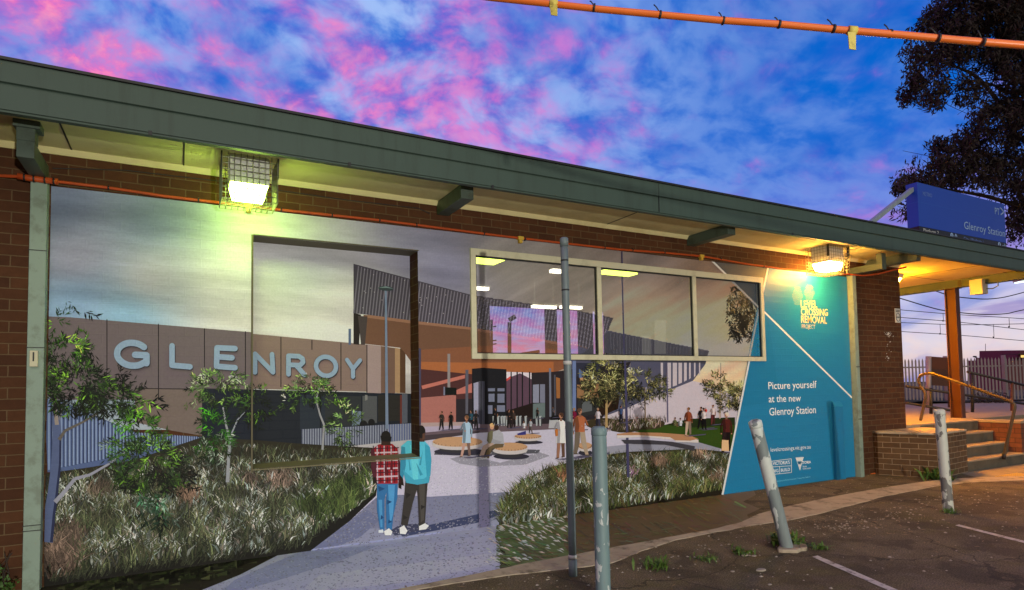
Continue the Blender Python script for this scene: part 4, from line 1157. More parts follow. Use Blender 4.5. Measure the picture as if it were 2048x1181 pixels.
# perforated film on the window panes: the same picture screened as cells
NXF, NZF = 420, 120
fx = np.linspace(WX0 + .02, WX1 - .02, NXF + 1); fz = np.linspace(WZ0 + .02, WZ1 - .02, NZF + 1)
cxx, czz = np.meshgrid((fx[:-1] + fx[1:]) / 2, (fz[:-1] + fz[1:]) / 2, indexing='ij')
PX = np.empty_like(cxx); PY = np.empty_like(cxx)
for i in range(NXF):
    for j in range(0, NZF):
        d = np.array([cxx[i, j], 0, czz[i, j]]) - CAM; Zc = d @ FW
        PX[i, j] = PPX + FPX * (d @ RT) / Zc; PY[i, j] = PPY - FPX * (d @ UP) / Zc
FC = np.full((NXF, NZF, 3), 0.2); FILM_G = 2.2
for pts, col in PR.film:
    xs = [p[0] for p in pts]; ys = [p[1] for p in pts]
    # coarse window in film indices
    sel = (PX >= min(xs)) & (PX <= max(xs)) & (PY >= min(ys)) & (PY <= max(ys))
    idx = np.argwhere(sel)
    if len(idx) == 0: continue
    x = PX[sel]; y = PY[sel]; ok = np.ones(len(x), bool); sgn = None
    ar = sum(pts[k][0] * pts[(k + 1) % len(pts)][1] - pts[(k + 1) % len(pts)][0] * pts[k][1] for k in range(len(pts)))
    for k in range(len(pts)):
        a, c = pts[k], pts[(k + 1) % len(pts)]
        cr = (c[0] - a[0]) * (y - a[1]) - (c[1] - a[1]) * (x - a[0])
        ok &= (cr * (1 if ar > 0 else -1)) >= -1e-6
    q = idx[ok]
    if col is None:
        for i_, j_ in q: FC[i_, j_] = skycol(PX[i_, j_], PY[i_, j_])
    else:
        FC[q[:, 0], q[:, 1]] = col
mb = MB()
for i in range(NXF):
    for j in range(NZF):
        mb.face([(fx[i], 0.012, fz[j]), (fx[i + 1], 0.012, fz[j]), (fx[i + 1], 0.012, fz[j + 1]), (fx[i], 0.012, fz[j + 1])], tuple(min(.9, v * FILM_G) for v in FC[i, j]))
mb.build('printed_window_film', M['film'], mural, recalc=True)


# ------------------------------------------------------------------ station building
B = empty('station_building', (0, 0, 0), 'low brown brick station building with deep green eave and boarded soffit', 'building')
mb = MB()
xs = [WALL_L, RX0, RX1, WX0, WX1, PIER_X]; zs = [-0.1, RZ0, WZ0, RZ1, WZ1, 3.6]
for i in range(5):
    for j in range(5):
        xm, zm = (xs[i] + xs[i + 1]) / 2, (zs[j] + zs[j + 1]) / 2
        if RX0 < xm < RX1 and RZ0 < zm < RZ1: continue
        if WX0 < xm < WX1 and WZ0 < zm < WZ1: continue
        mb.face([(xs[i], 0, zs[j]), (xs[i + 1], 0, zs[j]), (xs[i + 1], 0, zs[j + 1]), (xs[i], 0, zs[j + 1])])
mb.face([(PIER_X, 0, -.1), (PIER_X, .35, -.1), (PIER_X, .35, 3.6), (PIER_X, 0, 3.6)])
mb.face([(PIER_X, .35, -.1), (10.6, .35, -.1), (10.6, .35, 3.6), (PIER_X, .35, 3.6)])
mb.face([(10.6, .35, -.1), (10.6, 5.2, -.1), (10.6, 5.2, 3.6), (10.6, .35, 3.6)])
mb.face([(WALL_L, 0, -.1), (WALL_L, 5.2, -.1), (WALL_L, 5.2, 3.6), (WALL_L, 0, 3.6)])
# jambs of the recess
mb.face([(RX1, 0, RZ0), (RX1, RY, RZ0), (RX1, RY, RZ1), (RX1, 0, RZ1)]); mb.face([(RX0, 0, RZ0), (RX0, 0, RZ1), (RX0, RY, RZ1), (RX0, RY, RZ0)])
wall_o = mb.build('brick_wall', M['brick'], B)
M['lintel'] = mat('lintel_paint', (0.12, 0.10, 0.05), 0.6)
M['sill'] = mat('timber_sill', (0.20, 0.17, 0.09), 0.6, var=.15, scale=6)
mb = MB(); mb.box((RX0, 0.003, RZ1), (RX1, RY + .02, RZ1 + .02)); mb.build('recess_lintel', M['lintel'], B)
mb = MB(); mb.hexa([(RX0, -.024, RZ0 - .012), (RX1, -.024, RZ0 - .012), (RX1, RY, RZ0 - .012), (RX0, RY, RZ0 - .012), (RX0, -.024, RZ0 - .003), (RX1, -.024, RZ0 - .003), (RX1, RY, RZ0 + .02), (RX0, RY, RZ0 + .02)])
mb.build('recess_sill', M['sill'], B)
mb = MB(); mb.box((RX0, RY + .004, RZ0), (RX1, RY + .03, RZ1)); mb.build('recess_board', M['intD'], B)
mb = MB(); mb.box((RX0 - .010, -.030, RZ0 - .03), (RX0 + .004, -.0005, RZ1 + .004)); mb.box((RX0 + .0045, -.0298, RZ1), (RX1, -.0005, RZ1 + .008)); mb.build('recess_edge', M['lintel'], B)
# paint spots on the pier, faded marks
# soffit boards with cover strips
SOF = 3.475
mb = MB(); mb.box((WALL_L, -.86, SOF), (13.75, 0.0, SOF + .02)); mb.box((PIER_X - .25, 0.0, SOF), (13.75, 5.0, SOF + .02)); so = mb.build('soffit', M['soffit'], B)
mb = MB()
mb.prism([(-0.045, SOF), (0.0, SOF), (0.0, SOF - .045), (-.012, SOF - .045)], WALL_L, PIER_X, axis='x'); mb.build('cove_moulding', M['soffit'], so)
def joint(x0, y0, x1, y1, d):
    mb = MB(); mb.box((x0, y0, SOF - .004), (x1, y1, SOF - d)); mb.build('soffit_joint', M['dark'], so)
for x in (-0.78, 0.02, 4.6, 8.85): joint(x - .006, -.85, x + .006, -.05, .0005)
for y in (.55, 2.6): joint(PIER_X + .02, y - .006, 13.4, y + .006, .0005)
joint(12.2, -.85, 12.212, .543, .0006)
# fascia: two lapped boards, bottom bead, top capping
FL, FR = WALL_L, 13.9
mb = MB()
prof = [(-.90, 3.402), (-.90, 3.566), (-.892, 3.570), (-.892, 3.580), (-.91, 3.586), (-.91, 3.728), (-.87, 3.728), (-.87, 3.402)]
mb.prism(prof, FL, FR, axis='x')
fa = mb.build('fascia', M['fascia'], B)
mb = MB(); mb.prism([(-.925, 3.732), (-.925, 3.752), (-.85, 3.765), (-.85, 3.73)], FL, FR, axis='x'); mb.build('roof_capping', M['dark'], fa)
mb = MB(); mb.prism([(-.892, 3.385), (-.892, 3.400), (-.84, 3.400), (-.84, 3.385)], FL, FR, axis='x'); mb.build('drip_bead', M['fascia'], fa)
mb = MB()
for x in (4.66, ): mb.box((x - .003, -.9115, 3.405), (x + .003, -.905, 3.725))
mb.build('fascia_joint', M['dark'], fa)
mb = MB(); mb.hexa([(FL, -.86, 3.70), (FR, -.86, 3.70), (FR, 5.4, 3.74), (FL, 5.4, 3.74), (FL, -.86, 3.73), (FR, -.86, 3.73), (FR, 5.4, 3.85), (FL, 5.4, 3.85)]); mb.build('roof', M['roof'], B)
for (x_, z_) in ((-.2, 3.40), (1.25, 3.40), (2.6, 3.40), (6.9, 3.40)):
    mb = MB(); mb.box((x_ - .012, -.905, z_ - .02), (x_ + .012, -.9015, z_ + .012)); mb.build('fascia_clip', M['dark'], fa)
# right-hand end of the canopy: edge beam, return fascia
mb = MB(); mb.box((13.50, -.84, SOF - .155), (13.66, 4.9, SOF - .002)); mb.build('canopy_edge_beam', M['fascia'], B)
mb = MB(); mb.box((13.86, -.86, 3.41), (13.9, 5.0, 3.69)); mb.build('return_fascia', M['fascia'], B)
mb = MB(); mb.box((13.505, .10, SOF - .15), (13.53, .22, SOF - .02)); mb.box((13.49, .30, SOF - .15), (13.499, .36, SOF - .02)); mb.build('beam_bracket', M['dark'], B)
# outrigger beams
def rafter(x, w, y1, z0, z1, up=False):
    mb = MB()
    mb.box((x - w / 2, y1, z0), (x + w / 2, -0.003, z1))
    if up: mb.box((x - w / 2, y1, z1 - .001), (x + w / 2, y1 + .09, SOF - .03))
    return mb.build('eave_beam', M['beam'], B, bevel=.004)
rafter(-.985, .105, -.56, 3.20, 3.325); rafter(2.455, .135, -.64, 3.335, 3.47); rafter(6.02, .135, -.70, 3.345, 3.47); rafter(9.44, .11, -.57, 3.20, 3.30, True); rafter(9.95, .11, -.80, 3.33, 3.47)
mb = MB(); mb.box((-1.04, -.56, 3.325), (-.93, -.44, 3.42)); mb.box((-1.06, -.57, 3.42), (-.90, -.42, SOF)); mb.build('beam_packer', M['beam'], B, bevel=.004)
# steel posts on the wall face
def wall_post(x0, x1, d):
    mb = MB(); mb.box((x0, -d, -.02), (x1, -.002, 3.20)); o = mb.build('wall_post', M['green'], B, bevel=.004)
    return o
p0 = wall_post(-1.032, -.925, .10)
for z in (.46, .50, 1.86, 2.62):
    mb = MB(); mb.box((-1.036, -.104, z), (-.921, -.0999, z + .006)); mb.build('post_seam', M['dark'], p0)
p1 = wall_post(9.374, 9.464, .10)
for z in (.9, 1.72):
    mb = MB(); mb.box((9.370, -.104, z), (9.468, -.0999, z + .012)); mb.build('post_seam', M['dark'], p1)
x0d = wy(1664, 900)[0]; yd = wx(1672, 900, x0d)[1]; x1d = wy(1690, 900, yd)[0]
du = empty('wall_duct', (float(x0d), 0, 0), 'vertical blue-wrapped duct low on the blue end of the mural', 'duct')
M['ductblue'] = mat('duct_blue_wrap', (0.012, 0.20, 0.42), 0.45, var=.08, scale=4)
mb = MB(); mb.box((x0d, yd, -.01), (x1d, -.012, 1.12)); mb.build('duct_body', M['ductblue'], du, bevel=.006)
mb = MB(); mb.hexa([(x0d, yd, 1.1205), (x1d, yd, 1.1205), (x1d, -.012, 1.1205), (x0d, -.012, 1.1205), (x0d + .01, -.03, 1.20), (x1d - .01, -.03, 1.20), (x1d - .01, -.012, 1.20), (x0d + .01, -.012, 1.20)]); mb.build('duct_cap', M['ductblue'], du)
# verandah column
mb = MB()
CX0 = 13.58
mb.box((CX0 - .075, .42, .745), (CX0 + .075, .437, SOF - .155)); mb.box((CX0 - .075, .603, .745), (CX0 + .075, .62, SOF - .155)); mb.box((CX0 - .01, .437, .745), (CX0 + .01, .603, SOF - .155))
mb.build('canopy_column', M['rust'], B)
mb = MB(); mb.box((CX0 - .1, .38, SOF - .165), (CX0 + .1, .66, SOF - .156)); mb.build('column_plate', M['rust'], B)
# window: frame and mullions
mb = MB()
def fr(x0, x1, z0, z1, y0=-.032, y1=.05): mb.box((x0, y0, z0), (x1, y1, z1))
T = .062
fr(WX0, WX1, WZ1 - .075, WZ1); fr(WX0, WX1, WZ0, WZ0 + .06); fr(WX0, WX0 + T, WZ0 + .06, WZ1 - .075); fr(WX1 - T, WX1, WZ0 + .06, WZ1 - .075)
wf = mb.build('window_frame', M['frame'], B, bevel=.004)
for x in (4.475, 6.04):
    mb = MB(); fr(x - .032, x + .032, WZ0 + .0605, WZ1 - .0755, -.029, .048); mb.build('mullion', M['frame'], wf, bevel=.004)
for a, c in ((WX0 + T, 4.443), (4.507, 6.008), (6.072, WX1 - T)):
    mb = MB()
    for (x0, x1, z0, z1) in ((a, c, WZ1 - .088, WZ1 - .0755), (a, c, WZ0 + .0605, WZ0 + .072), (a, a + .012, WZ0 + .072, WZ1 - .088), (c - .012, c, WZ0 + .072, WZ1 - .088)):
        mb.box((x0, -.012, z0), (x1, .02, z1))
    mb.build('glazing_gasket', M['dark'], wf)
# room behind the window
RM0, RM1, RB, FLR, CL = 2.3, 10.58, 5.0, .75, 3.16
mb = MB()
mb.face([(RM0, .12, CL), (RM1, .12, CL), (RM1, RB, CL), (RM0, RB, CL)])
mb.face([(RM0, .12, FLR), (RM0, RB, FLR), (RM1, RB, FLR), (RM1, .12, FLR)])
mb.face([(RM0, .12, FLR), (RM0, .12, CL), (RM0, RB, CL), (RM0, RB, FLR)]); mb.face([(RM1, .12, FLR), (RM1, RB, FLR), (RM1, RB, CL), (RM1, .12, CL)])
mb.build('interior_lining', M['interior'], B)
# far wall of the room with openings to the platform side
mb = MB()
ops = [(980, 1094), (1114, 1160), (1186, 1212)]
xop = [(wy(a, 650, RB)[0], wy(c, 650, RB)[0]) for a, c in ops]
zt = wy(1040, 607, RB)[2]; zb = 1.0
edges = [RM0] + [v for p in xop for v in p] + [RM1]
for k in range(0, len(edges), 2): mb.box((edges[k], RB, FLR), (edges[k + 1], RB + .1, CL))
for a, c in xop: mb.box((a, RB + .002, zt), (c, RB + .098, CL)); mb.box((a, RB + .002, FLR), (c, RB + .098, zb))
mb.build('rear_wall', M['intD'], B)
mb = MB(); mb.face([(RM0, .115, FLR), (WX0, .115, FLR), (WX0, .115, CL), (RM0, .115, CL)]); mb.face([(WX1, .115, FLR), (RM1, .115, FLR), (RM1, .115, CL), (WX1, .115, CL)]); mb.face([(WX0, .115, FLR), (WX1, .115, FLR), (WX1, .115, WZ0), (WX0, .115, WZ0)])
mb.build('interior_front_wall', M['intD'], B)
for q in ((1309, 641, 1332, 708), (1284, 672, 1302, 710)):
    yy = 3.0
    mb = MB(); mb.face([wy(q[0], q[3], yy), wy(q[2], q[3], yy), wy(q[2], q[1], yy), wy(q[0], q[1], yy)]); tag(mb.build('wall_notice', M['paper'], None), 'pale notice hanging inside the room behind the middle pane', 'notice', 'notices seen through the window')

# lit tubes and box lights in the room
M['tube'] = emit('tube_light', (1.0, 0.90, 0.66), 4.5)
M['tubeG'] = emit('tube_light_green', (0.75, 1.0, 0.10), 5)
def room_light(a, bpx, zc, m, lab, wid=.12, ln=1.2):
    p = gz(a, bpx, zc)
    o = empty('ceiling_light', (float(p[0]), float(p[1]), zc), lab, 'ceiling light', 'lights in the room behind the window')
    mb = MB(); mb.box((p[0] - ln / 2, p[1] - wid / 2, zc), (p[0] + ln / 2, p[1] + wid / 2, zc + .04)); mb.build('diffuser', m, o)
    mb = MB(); mb.box((p[0] - ln / 2 - .02, p[1] - wid / 2 - .02, zc + .041), (p[0] + ln / 2 + .02, p[1] + wid / 2 + .02, zc + .07))
    for sx_ in (-.4, .4): mb.box((p[0] + ln * sx_ - .006, p[1] - .006, zc + .0701), (p[0] + ln * sx_ + .006, p[1] + .006, CL - .002))
    mb.build('light_body', M['white'], o)
room_light(961, 523, 3.02, M['tubeG'], 'yellow-green ceiling light at the left edge of the first pane', .3, .5)
room_light(1237, 549, 3.02, M['tubeG'], 'yellow-green ceiling light at the top of the middle pane', .2, .5)
room_light(954, 580, 2.9, M['tube'], 'white ceiling tube at the left of the first pane', .08, .35)
room_light(1088, 617, 2.72, M['tube'], 'white ceiling tube left of the grey pole', .08, .42)
room_light(1142, 618, 2.72, M['tube'], 'white ceiling tube right of the grey pole', .08, .38)
room_light(1113, 546, 3.02, M['tube'], 'bright ceiling light above the tubes by the grey pole', .10, .16)

# platform-side things seen through the room
M['sil'] = mat('dusk_dark_steel', (0.03, 0.02, 0.02), 0.7)
sp_ = empty('signal_mast', tuple(dep(1019, 760, 30)), 'dark mast seen through the first window pane', 'mast')
mb = MB(); mb.tube([dep(1019, 800, 30), dep(1019, 645, 30)], .10, 8); mb.build('mast_pole', M['sil'], sp_); mb = MB(); mb.bar(dep(1018, 641, 30), dep(1031, 633, 30), .2, .2); mb.build('mast_lamp', M['sil'], sp_)
pl_ = empty('platform_lamp', tuple(dep(971, 800, 26)), 'lit white platform lamp seen at the left of the first window pane', 'street lamp')
mb = MB(); mb.tube([dep(972, 800, 26), dep(971, 668, 26)], .05, 8); mb.build('lamp_post', M['galv'], pl_); mb = MB(); mb.tube([dep(971, 668, 26), dep(971, 661, 26)], [.09, .12], 10); mb.build('lamp_head', emit('cold_lamp', (.8, .9, 1.0), 8.0), pl_)
st_ = empty('catenary_stanchion', tuple(dep(984, 800, 32)), 'dark overhead-wire stanchion beside the platform lamp in the first pane', 'stanchion')
mb = MB(); mb.tube([dep(984, 800, 32), dep(983, 640, 32)], .07, 6)
for yy_ in (655, 683, 690): mb.bar(dep(977, yy_, 32), dep(993, yy_ - 2, 32), .06, .06)
mb.build('stanchion_steel', M['sil'], st_, recalc=False)
sh_ = empty('platform_shelter', tuple(dep(1060, 720, 34)), 'low dark shelter roof seen through the first window pane', 'shelter')
mb = MB(); q_ = Vector(FW) * 3; p_ = [Vector(dep(x_, y_, 34)) for x_, y_ in ((1022, 712), (1080, 706), (1079, 700), (1022, 709))]; mb.hexa([p_[0], p_[1], p_[1] + q_, p_[0] + q_, p_[3], p_[2], p_[2] + q_, p_[3] + q_]); mb.build('shelter_roof', M['sil'], sh_)
mb = MB(); p_ = [Vector(dep(x_, y_, 34.2)) for x_, y_ in ((1020, 790), (1072, 790), (1072, 708), (1020, 712))]; mb.hexa([p_[0], p_[1], p_[1] + q_, p_[0] + q_, p_[3], p_[2], p_[2] + q_, p_[3] + q_]); mb.build('shelter_wall', M['sil'], sh_)

# ------------------------------------------------------------------ caged bulkhead lamps under the eave
def caged_lamp(x0, x1, y0, y1, zb, col, strength, label, cage_pad=.04, watts=0):
    o = empty('bulkhead_lamp', ((x0 + x1) / 2, (y0 + y1) / 2, SOF), label, 'wall lamp', 'caged bulkhead lamps under the eave')
    hz = 3.245
    mb = MB(); mb.hexa([(x0 + .02, y0, hz), (x1 - .02, y0, hz), (x1 - .02, y1, hz), (x0 + .02, y1, hz), (x0 + .02, y0, SOF - .001), (x1 - .02, y0, SOF - .001), (x1 - .02, y1, SOF - .001), (x0 + .02, y1, SOF - .001)])
    mb.build('lamp_housing', M['white'], o, bevel=.006)
    mt = emit('lamp_glow_' + label.split()[1], col, strength)
    mb = MB(); k = .035
    mb.hexa([(x0 + .02 + k, y0 + k, hz - .11), (x1 - .02 - k, y0 + k, hz - .11), (x1 - .02 - k, y1 - k, hz - .11), (x0 + .02 + k, y1 - k, hz - .11), (x0 + .03, y0 + .01, hz - .001), (x1 - .03, y0 + .01, hz - .001), (x1 - .03, y1 - .01, hz - .001), (x0 + .03, y1 - .01, hz - .001)])
    mb.build('diffuser', mt, o)
    mb = MB(); p = cage_pad; r = .0032
    X0, X1, Y0, Y1, ZB, ZT = x0 - p, x1 + p, y0 - p, y1 + p, zb, SOF - .004
    nx, ny, nz = 9, 8, 8
    fx_ = [X0 + (X1 - X0) * i / nx for i in range(nx + 1)]; fy_ = [Y0 + (Y1 - Y0) * i / ny for i in range(ny + 1)]; fz_ = [ZB + (ZT - ZB) * i / nz for i in range(nz + 1)]
    for x in fx_: mb.tube([(x, Y0, ZT), (x, Y0, ZB), (x, Y1, ZB), (x, Y1, ZT)], r, 5)
    for y in fy_: mb.tube([(X0, y, ZT), (X0, y, ZB), (X1, y, ZB), (X1, y, ZT)], r, 5)
    for z in fz_[:-1]: mb.tube([(X0, Y0, z), (X1, Y0, z), (X1, Y1, z), (X0, Y1, z), (X0, Y0, z)], r, 5)
    mb.build('wire_cage', M['wire'], o, recalc=False)
    mb = MB()
    for x in (X0 - .004, X1 + .004): mb.box((x - .004, Y0 - .006, 3.30), (x + .004, Y0 + .03, ZT))
    mb.build('cage_strap', M['dark'], o)
    return o
caged_lamp(.335, .685, -.52, -.26, 3.085, (0.62, 1.0, 0.13), 38, 'caged yellow-green lamp shining on the mural left of the recess')
caged_lamp(8.215, 8.60, -.49, -.20, 3.085, (1.0, 0.46, 0.07), 210, 'caged orange lamp shining on the blue end of the mural')
# open orange lamps under the platform canopy
for (x, y, lab) in ((11.62, .62, 'orange canopy lamp peeking out behind the brick pier'), (12.4, 3.2, 'orange canopy lamp deeper over the platform')):
    o = empty('canopy_lamp', (x, y, SOF), lab, 'ceiling lamp', 'orange lamps under the canopy')
    mb = MB(); mb.box((x - .2, y - .15, 3.40), (x + .2, y + .15, SOF - .001)); mb.build('lamp_housing', M['white'], o)
    mb = MB(); mb.hexa([(x - .15, y - .1, 3.33), (x + .15, y - .1, 3.33), (x + .15, y + .1, 3.33), (x - .15, y + .1, 3.33), (x - .18, y - .13, 3.399), (x + .18, y - .13, 3.399), (x + .18, y + .13, 3.399), (x - .18, y + .13, 3.399)])
    mb.build('diffuser', emit('canopy_glow', (1.0, 0.38, 0.012), 820), o)

# ------------------------------------------------------------------ wiring on the wall
pts = []
for a, c, y in ((-60, 345, -.03), (0, 352, -.03), (45, 354, -.115), (85, 360, -.115), (118, 364, -.03), (217, 376, -.03), (330, 393, -.03), (440, 406, -.03), (540, 418, -.03), (664, 431, -.03), (760, 441, -.03), (900, 459, -.03),
                (1000, 472, -.03), (1120, 486, -.03), (1240, 499.5, -.03), (1330, 506, -.03), (1404, 513, -.03), (1490, 528, -.03), (1570, 539, -.03), (1640, 545, -.03), (1680, 548, -.04), (1697, 549, -.10), (1725, 552, -.10), (1745, 550, -.14), (1766, 546, -.2), (1790, 540, -.3), (1812, 535, -.38)):
    pts.append(tuple(wy(a, c, y)))
pts.insert(0, (-3.19, -.03, pts[0][2]))
cd = empty('wall_conduit', pts[2], 'orange conduit running along the brick above the mural', 'conduit')
mb = MB(); mb.tube(pts, .0125, 10); mb.build('conduit_tube', M['conduitW'], cd)
mb = MB(); mb.tube([wy(35, 352.5, -.115), wy(60, 357, -.115), wy(116, 364, -.115)], .024, 10); mb.build('conduit_sleeve', M['conduitW'], cd)
for a, c, y in ((49, 355, -.115), (68, 358, -.115), (90, 361, -.115), (108, 363, -.115), (217, 376, -.03), (397, 400, -.03), (562, 420, -.03), (664, 431, -.03), (759, 441, -.03), (833, 450, -.03), (968, 468, -.03), (1050, 479, -.03), (1209, 496, -.03), (1265, 500.5, -.03), (1329, 506, -.03), (1441, 518, -.03), (1527, 533, -.03)):
    p = wy(a, c, y); mb = MB(); R_ = .028 if y < -.1 else .019
    mb.tube([p - np.array([.006, 0, 0]), p + np.array([.006, 0, 0])], R_, 10); mb.build('cable_tie', M['dark'], cd)
for a, c in ((497, 413), (1041, 477), (1403, 513)):
    p = wy(a, c, -.035); mb = MB(); mb.box((p[0] - .035, -.055, p[2] - .02), (p[0] + .035, -.005, p[2] + .02)); mb.box((p[0] - .02, -.05, p[2] - .055), (p[0] + .02, -.006, p[2] - .02)); mb.build('conduit_clip', M['yellow'], cd, bevel=.004)
mb = MB(); mb.tube([wy(a, c, -.008) for a, c in ((105, 337), (250, 341), (440, 363), (550, 380), (690, 400), (837, 417), (860, 428))], .004, 6)
tag(mb.build('wall_cable', M['dark'], None, recalc=False), 'thin black cable sagging along the bricks above the orange conduit', 'cable')

# intercom box on the left post, notice on the pier
sw = empty('door_switch', tuple(wy(68, 718, -.1)), 'small cream box screwed on the left green post', 'wall box')
p = wy(68.5, 718, -.10)
mb = MB(); mb.box((p[0] - .026, -.125, p[2] - .062), (p[0] + .026, -.1005, p[2] + .062)); mb.build('box_body', M['cream'], sw, bevel=.004)
mb = MB(); mb.box((p[0] - .006, -.128, p[2] - .02), (p[0] + .004, -.1255, p[2] + .05)); mb.build('slot', M['dark'], sw)
ns = empty('no_smoking_sign', (10.73, 0, 2.6), 'small white no smoking sign on the brick pier', 'sign')
mb = MB(); mb.box((10.655, -.012, 2.482), (10.80, -.003, 2.722)); mb.build('sign_plate', M['paper'], ns)
mb = MB()
ring = [(10.73 + .055 * math.cos(t * math.pi / 14), -.015, 2.575 + .07 * math.sin(t * math.pi / 14)) for t in range(29)]
mb.tube(ring, .004, 5); mb.box((10.69, -.0155, 2.568), (10.77, -.0125, 2.584)); mb.build('no_smoking_mark', M['dark'], ns)
mb = MB()
for z in (2.688, 2.664): mb.box((10.672, -.0145, z), (10.785, -.0125, z + .012))
mb.build('sign_lettering', M['dark'], ns)
M['pastewhite'] = mat('paste_remains', (0.6, 0.56, 0.52), 0.8)
mb = MB()
for k in range(46):
    t = random.random(); x = 10.42 + random.gauss(0, .045) + .06 * (k < 26) * random.random(); z = 2.28 + random.gauss(0, .025) if k < 30 else 2.22 - random.random() * .4
    s = random.uniform(.006, .022); mb.face([(x + s * math.cos(a + t), -.003 - k * .0001, z + s * .6 * math.sin(a + t * 2)) for a in (0, 1.3, 2.4, 3.6, 5.0)])
tag(mb.build('paste_remains', M['pastewhite'], None), 'torn white paper remains on the brick pier', 'paper scraps')

# ------------------------------------------------------------------ roof sign
SY = 0.0
sx0, sx1, sz0, sz1 = 11.542, 14.66, 3.86, 5.03
sg = empty('station_sign', (sx0, SY, sz0), 'long blue station name sign standing on the roof edge', 'sign')
mb = MB(); mb.box((sx0, SY, 4.236), (sx1, SY + .2, sz1)); pn = mb.build('sign_panel', M['signblue'], sg, bevel=.004)
mb = MB(); mb.box((sx0, SY, sz0), (sx1, SY + .2, 4.235)); mb.build('direction_strip', M['signblk'], sg, bevel=.004)
mb = MB(); mb.box((sx0 - .001, SY - .001, 4.672), (sx1 + .001, SY + .2, 4.676)); mb.build('panel_joint', mat('sign_joint', (.03, .12, .5), .5), pn)
mb = MB(); mb.bar((9.35, -.2, 3.80), (sx0 + .02, .1, 4.93), .07, .07); mb.build('stay', M['galv'], sg)
for x in (sx0 + .4, sx1 - .4):
    mb = MB(); mb.box((x - .04, .06, 3.76), (x + .04, .14, sz0)); mb.build('support_post', M['galv'], sg)
def wtext(name, body, x, z, h, parent, m, y=SY, bold=0.0, wid=None, depth=.004):
    vs, fs = text_poly(body, bold); x0 = min(v[0] for v in vs); x1 = max(v[0] for v in vs)
    s = h / CAPH; sx = s if wid is None else wid / (x1 - x0)
    mb = MB()
    for f in fs: mb.face([(x + (vs[k][0] - x0) * sx, y - depth, z + vs[k][1] * s) for k in f])
    return mb.build(name, m, parent)
M['signdim'] = mat('sign_lettering_faded', (0.15, 0.25, 0.60), 0.5)
wtext('sign_lettering', 'Glenroy Station', 13.06, 4.355, .15, sg, M['signtxt'], wid=1.55)
wtext('sign_lettering', 'Platform 2', 11.66, 4.150, .062, sg, M['paper'], wid=.50)
wtext('sign_lettering', 'City / Platform 1', 13.02, 4.135, .066, sg, M['signdim'], wid=.72)
wtext('sign_lettering', 'PT', 14.26, 4.78, .14, sg, M['signtxt'], wid=.18)
wtext('sign_lettering', 'M\u039eTRO', 11.70, 4.81, .075, sg, M['signdim'], wid=.30)
mb = MB()
mb.bar((14.47, -.006, 4.93), (14.60, -.006, 4.86), .02, .02, up=(0, 1, 0)); mb.bar((14.60, -.006, 4.86), (14.47, -.006, 4.79), .02, .02, up=(0, 1, 0))
mb.build('chevron_mark', M['signtxt'], sg)
mb = MB()
for x in (12.60, 14.36): mb.tube([(x, -.007, 4.175), (x, -.001, 4.175)], .05, 18)
mb.build('round_mark', M['signtxt'], sg)
mb = MB()
for x in (12.60, 14.36): mb.tube([(x, -.010, 4.193), (x, -.0072, 4.193)], .010, 10); mb.box((x - .011, -.0101, 4.145), (x + .009, -.0073, 4.182))
mb.build('information_mark', M['signblk'], sg)
mb = MB()
mb.bar((12.74, -.004, 4.12), (12.74, -.004, 4.22), .012, .008); mb.bar((12.74, -.004, 4.22), (12.70, -.004, 4.17), .012, .008); mb.bar((12.74, -.004, 4.22), (12.78, -.004, 4.17), .012, .008)
mb.bar((14.48, -.004, 4.17), (14.60, -.004, 4.17), .012, .008); mb.bar((14.60, -.004, 4.17), (14.55, -.004, 4.21), .012, .008); mb.bar((14.60, -.004, 4.17), (14.55, -.004, 4.13), .012, .008)
mb.build('arrow_mark', M['signtxt'], sg)

# speaker / junction box under the canopy beam
jb = empty('junction_box', (13.45, -.02, 3.27), 'cream metal box hung under the canopy beam with a looped cable', 'junction box')
mb = MB(); mb.box((13.38, -.10, 3.13), (13.60, .09, 3.40)); mb.build('box_body', M['cream'], jb, bevel=.006)
mb = MB(); mb.box((13.36, -.112, 3.12), (13.379, .102, 3.405)); mb.build('box_lid', M['cream'], jb, bevel=.003)
mb = MB(); mb.tube([(13.55, -.10, 3.37), (13.56, -.2, 3.38), (13.57, -.28, 3.32), (13.57, -.28, 3.26), (13.56, -.2, 3.215), (13.55, -.10, 3.225)], .011, 8); mb.build('cable_loop', M['galv'], jb)
mb = MB(); mb.box((13.47, -.04, 3.40), (13.52, .03, SOF - .156)); mb.build('hanger', M['dark'], jb)

